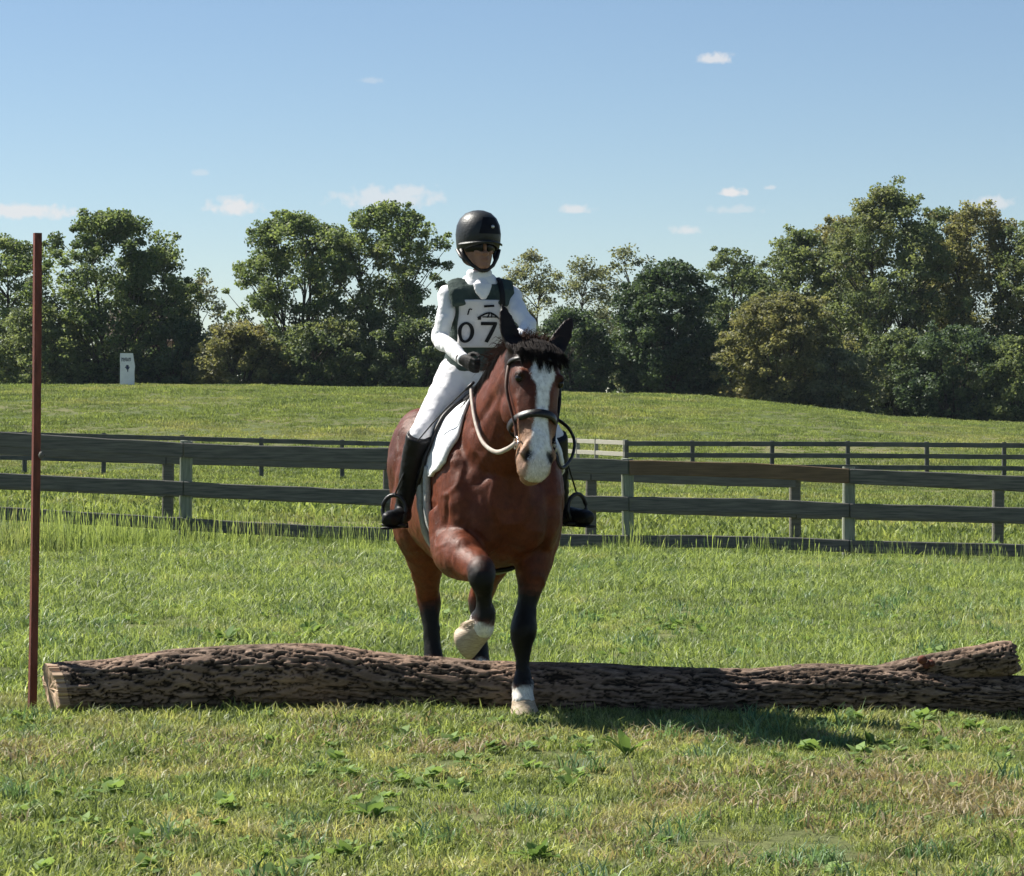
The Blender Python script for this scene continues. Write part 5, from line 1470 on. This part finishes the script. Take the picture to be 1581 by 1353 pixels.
bib_mark('letter', bar(-.085, .075, -.092, .045, .007, 3) + bar(-.085, .076, -.072, .072, .006, 1))

# whip in the rider's hand
whp = empty('riding_whip', HM @ HL(728, 592, 14.1), HRZ); tag(whp, 'thin dark riding whip slanting across the rider white thigh', 'whip')
S = Soup(); a, b = HL(732, 590, 14.02), HL(644, 682, 14.20); pts = [to(whp, a.lerp(b, f) + Vector((.0, -.012 * math.sin(f * math.pi), 0))) for f in (0, .12, .13, .4, .7, 1)]
S.tube(pts, [.008, .008, .005, .0045, .004, .003], 8); obj('shaft', S.mesh('shaft'), M_leather, whp)

# ------------------------------------------------------------------ clover and plantain patches, straw
def rosette(name, seed, n, size, mat):
    rng = np.random.default_rng(seed); V, F, c = [], [], []
    for k in range(n):
        a = rng.uniform(0, 6.283); e = rng.uniform(.1, .9); L = size * rng.uniform(.5, 1.1); w = L * rng.uniform(.22, .38); o0 = rng.uniform(-.5, .5, 2) * size * .8
        dr = np.array([math.cos(a) * math.cos(e), math.sin(a) * math.cos(e), math.sin(e)]); s_ = np.array([-math.sin(a), math.cos(a), 0]); k0 = len(V)
        for f, ww, dz in ((0, .12, 0), (.5, 1, .03), (1, .1, -.12)):
            p = dr * L * f + np.array([o0[0], o0[1], dz * L + .015]); V += [p - s_ * w * ww, p + s_ * w * ww]
        F += [[k0, k0 + 1, k0 + 3, k0 + 2], [k0 + 2, k0 + 3, k0 + 5, k0 + 4]]; c += [[rng.uniform(.2, 1), .5, .5]] * 6
    me = np_mesh(name, np.array(V), np.array(F), False, np.array(c)); me.materials.append(mat); return bpy.data.objects.new(name, me)


G_straw = leaf_mat('dead straw', (.20, .16, .085), (.46, .38, .24), None, .3, .5)
ros = [rosette('rosette', 500 + i, (12, 18, 8, 24)[i], (.052, .037, .070, .032)[i], G_weed) for i in range(4)]
x, y, rng = field(8.2, 22, 34, 1.3, 31)
dn = fbm(np.stack([x * 1.3, y * .8, x * 0], 1), 3, 33)
k = rng.uniform(0, 1, len(x)) < np.clip((dn - .47) * 4.5, .03, .95)
k &= ~((np.abs(y - 14.4) < .35))
x, y = x[k], y[k]
scatter('broadleaf_patches', 'patches of small broad-leaved weeds among the pasture grass', np.stack([x, y, terrain(x, y)], 1), rng.uniform(.6, 1.3, len(x)), rng.integers(0, 4, len(x)), ros, 32)
st_v = [tuft('tuft', 600 + i, 40, .12, .02, .07, .006, 2.2, G_straw) for i in range(3)]
x, y, rng = field(8.2, 14.0, 30, 1.3, 41)
dn = fbm(np.stack([x * 1.5 + 7, y * .9, x * 0], 1), 3, 43)
k = rng.uniform(0, 1, len(x)) < np.clip((dn - .55) * 5, .015, .9)
x, y = x[k], y[k]
scatter('dry_straw', 'dry straw-coloured grass lying in patches on the foreground', np.stack([x, y, terrain(x, y) + .012], 1), rng.uniform(.7, 1.3, len(x)), rng.integers(0, 3, len(x)), st_v, 42)

G_tus = leaf_mat('coarse bluish tussock grass', (.05, .10, .045), (.20, .32, .15), None, .4, .5, rough=.45, spec=.35)
tus = [tuft('tuft', 700 + i, 46, .11, .07, .17, .008, 1.2, G_tus) for i in range(3)]
x, y, rng = field(8.2, 30, 7, 1.3, 51)
dn = fbm(np.stack([x * .9 + 3, y * .6, x * 0], 1), 3, 53)
k = (rng.uniform(0, 1, len(x)) < np.clip((dn - .46) * 4, .03, .9)) & (np.abs(y - 14.4) > .45)
x, y = x[k], y[k]
scatter('grass_tussocks', 'coarse darker grass tussocks scattered over the pasture', np.stack([x, y, terrain(x, y)], 1), rng.uniform(.45, 1.0, len(x)), rng.integers(0, 3, len(x)), tus, 52)
# tan thatch patch in the right foreground and small ones elsewhere
rng = np.random.default_rng(61); XS, YS = [], []
for px, py, rx, ry, n in ((1420, 1245, .6, .7, 42), (1300, 1215, .5, .5, 22), (560, 1130, .5, .45, 26), (300, 1165, .5, .4, 20), (740, 1160, .35, .4, 16), (1500, 1300, .4, .6, 22), (60, 1180, .3, .5, 16), (1130, 1230, .35, .4, 14)):
    d = dist_at(py); XS.append((px - PW / 2) / FPX * d + rng.normal(0, rx * .6, n)); YS.append(d + rng.normal(0, ry * .6, n))
x, y = np.concatenate(XS), np.concatenate(YS); k = (y < 13.95); x, y = x[k], y[k]
scatter('tan_thatch', 'tan dead thatch where the foreground grass has dried out', np.stack([x, y, terrain(x, y) + .02], 1), rng.uniform(.7, 1.4, len(x)), rng.integers(0, 3, len(x)), [o.copy() for o in st_v], 62)

# ------------------------------------------------------------------ thin summer haze
hm = bpy.data.materials.new('thin haze'); hm.use_nodes = True; ht = hm.node_tree; ht.nodes.clear()
pv = ht.nodes.new('ShaderNodeVolumePrincipled'); pv.inputs['Color'].default_value = (.72, .87, 1.0, 1); pv.inputs['Density'].default_value = .00008
ho = ht.nodes.new('ShaderNodeOutputMaterial'); ht.links.new(pv.outputs[0], ho.inputs['Volume'])
S = Soup(); S.box((0, 330, 7.5), (1600, 780, 29)); hb = obj('haze', S.mesh('haze', False), hm); tag(hb, kind='stuff')
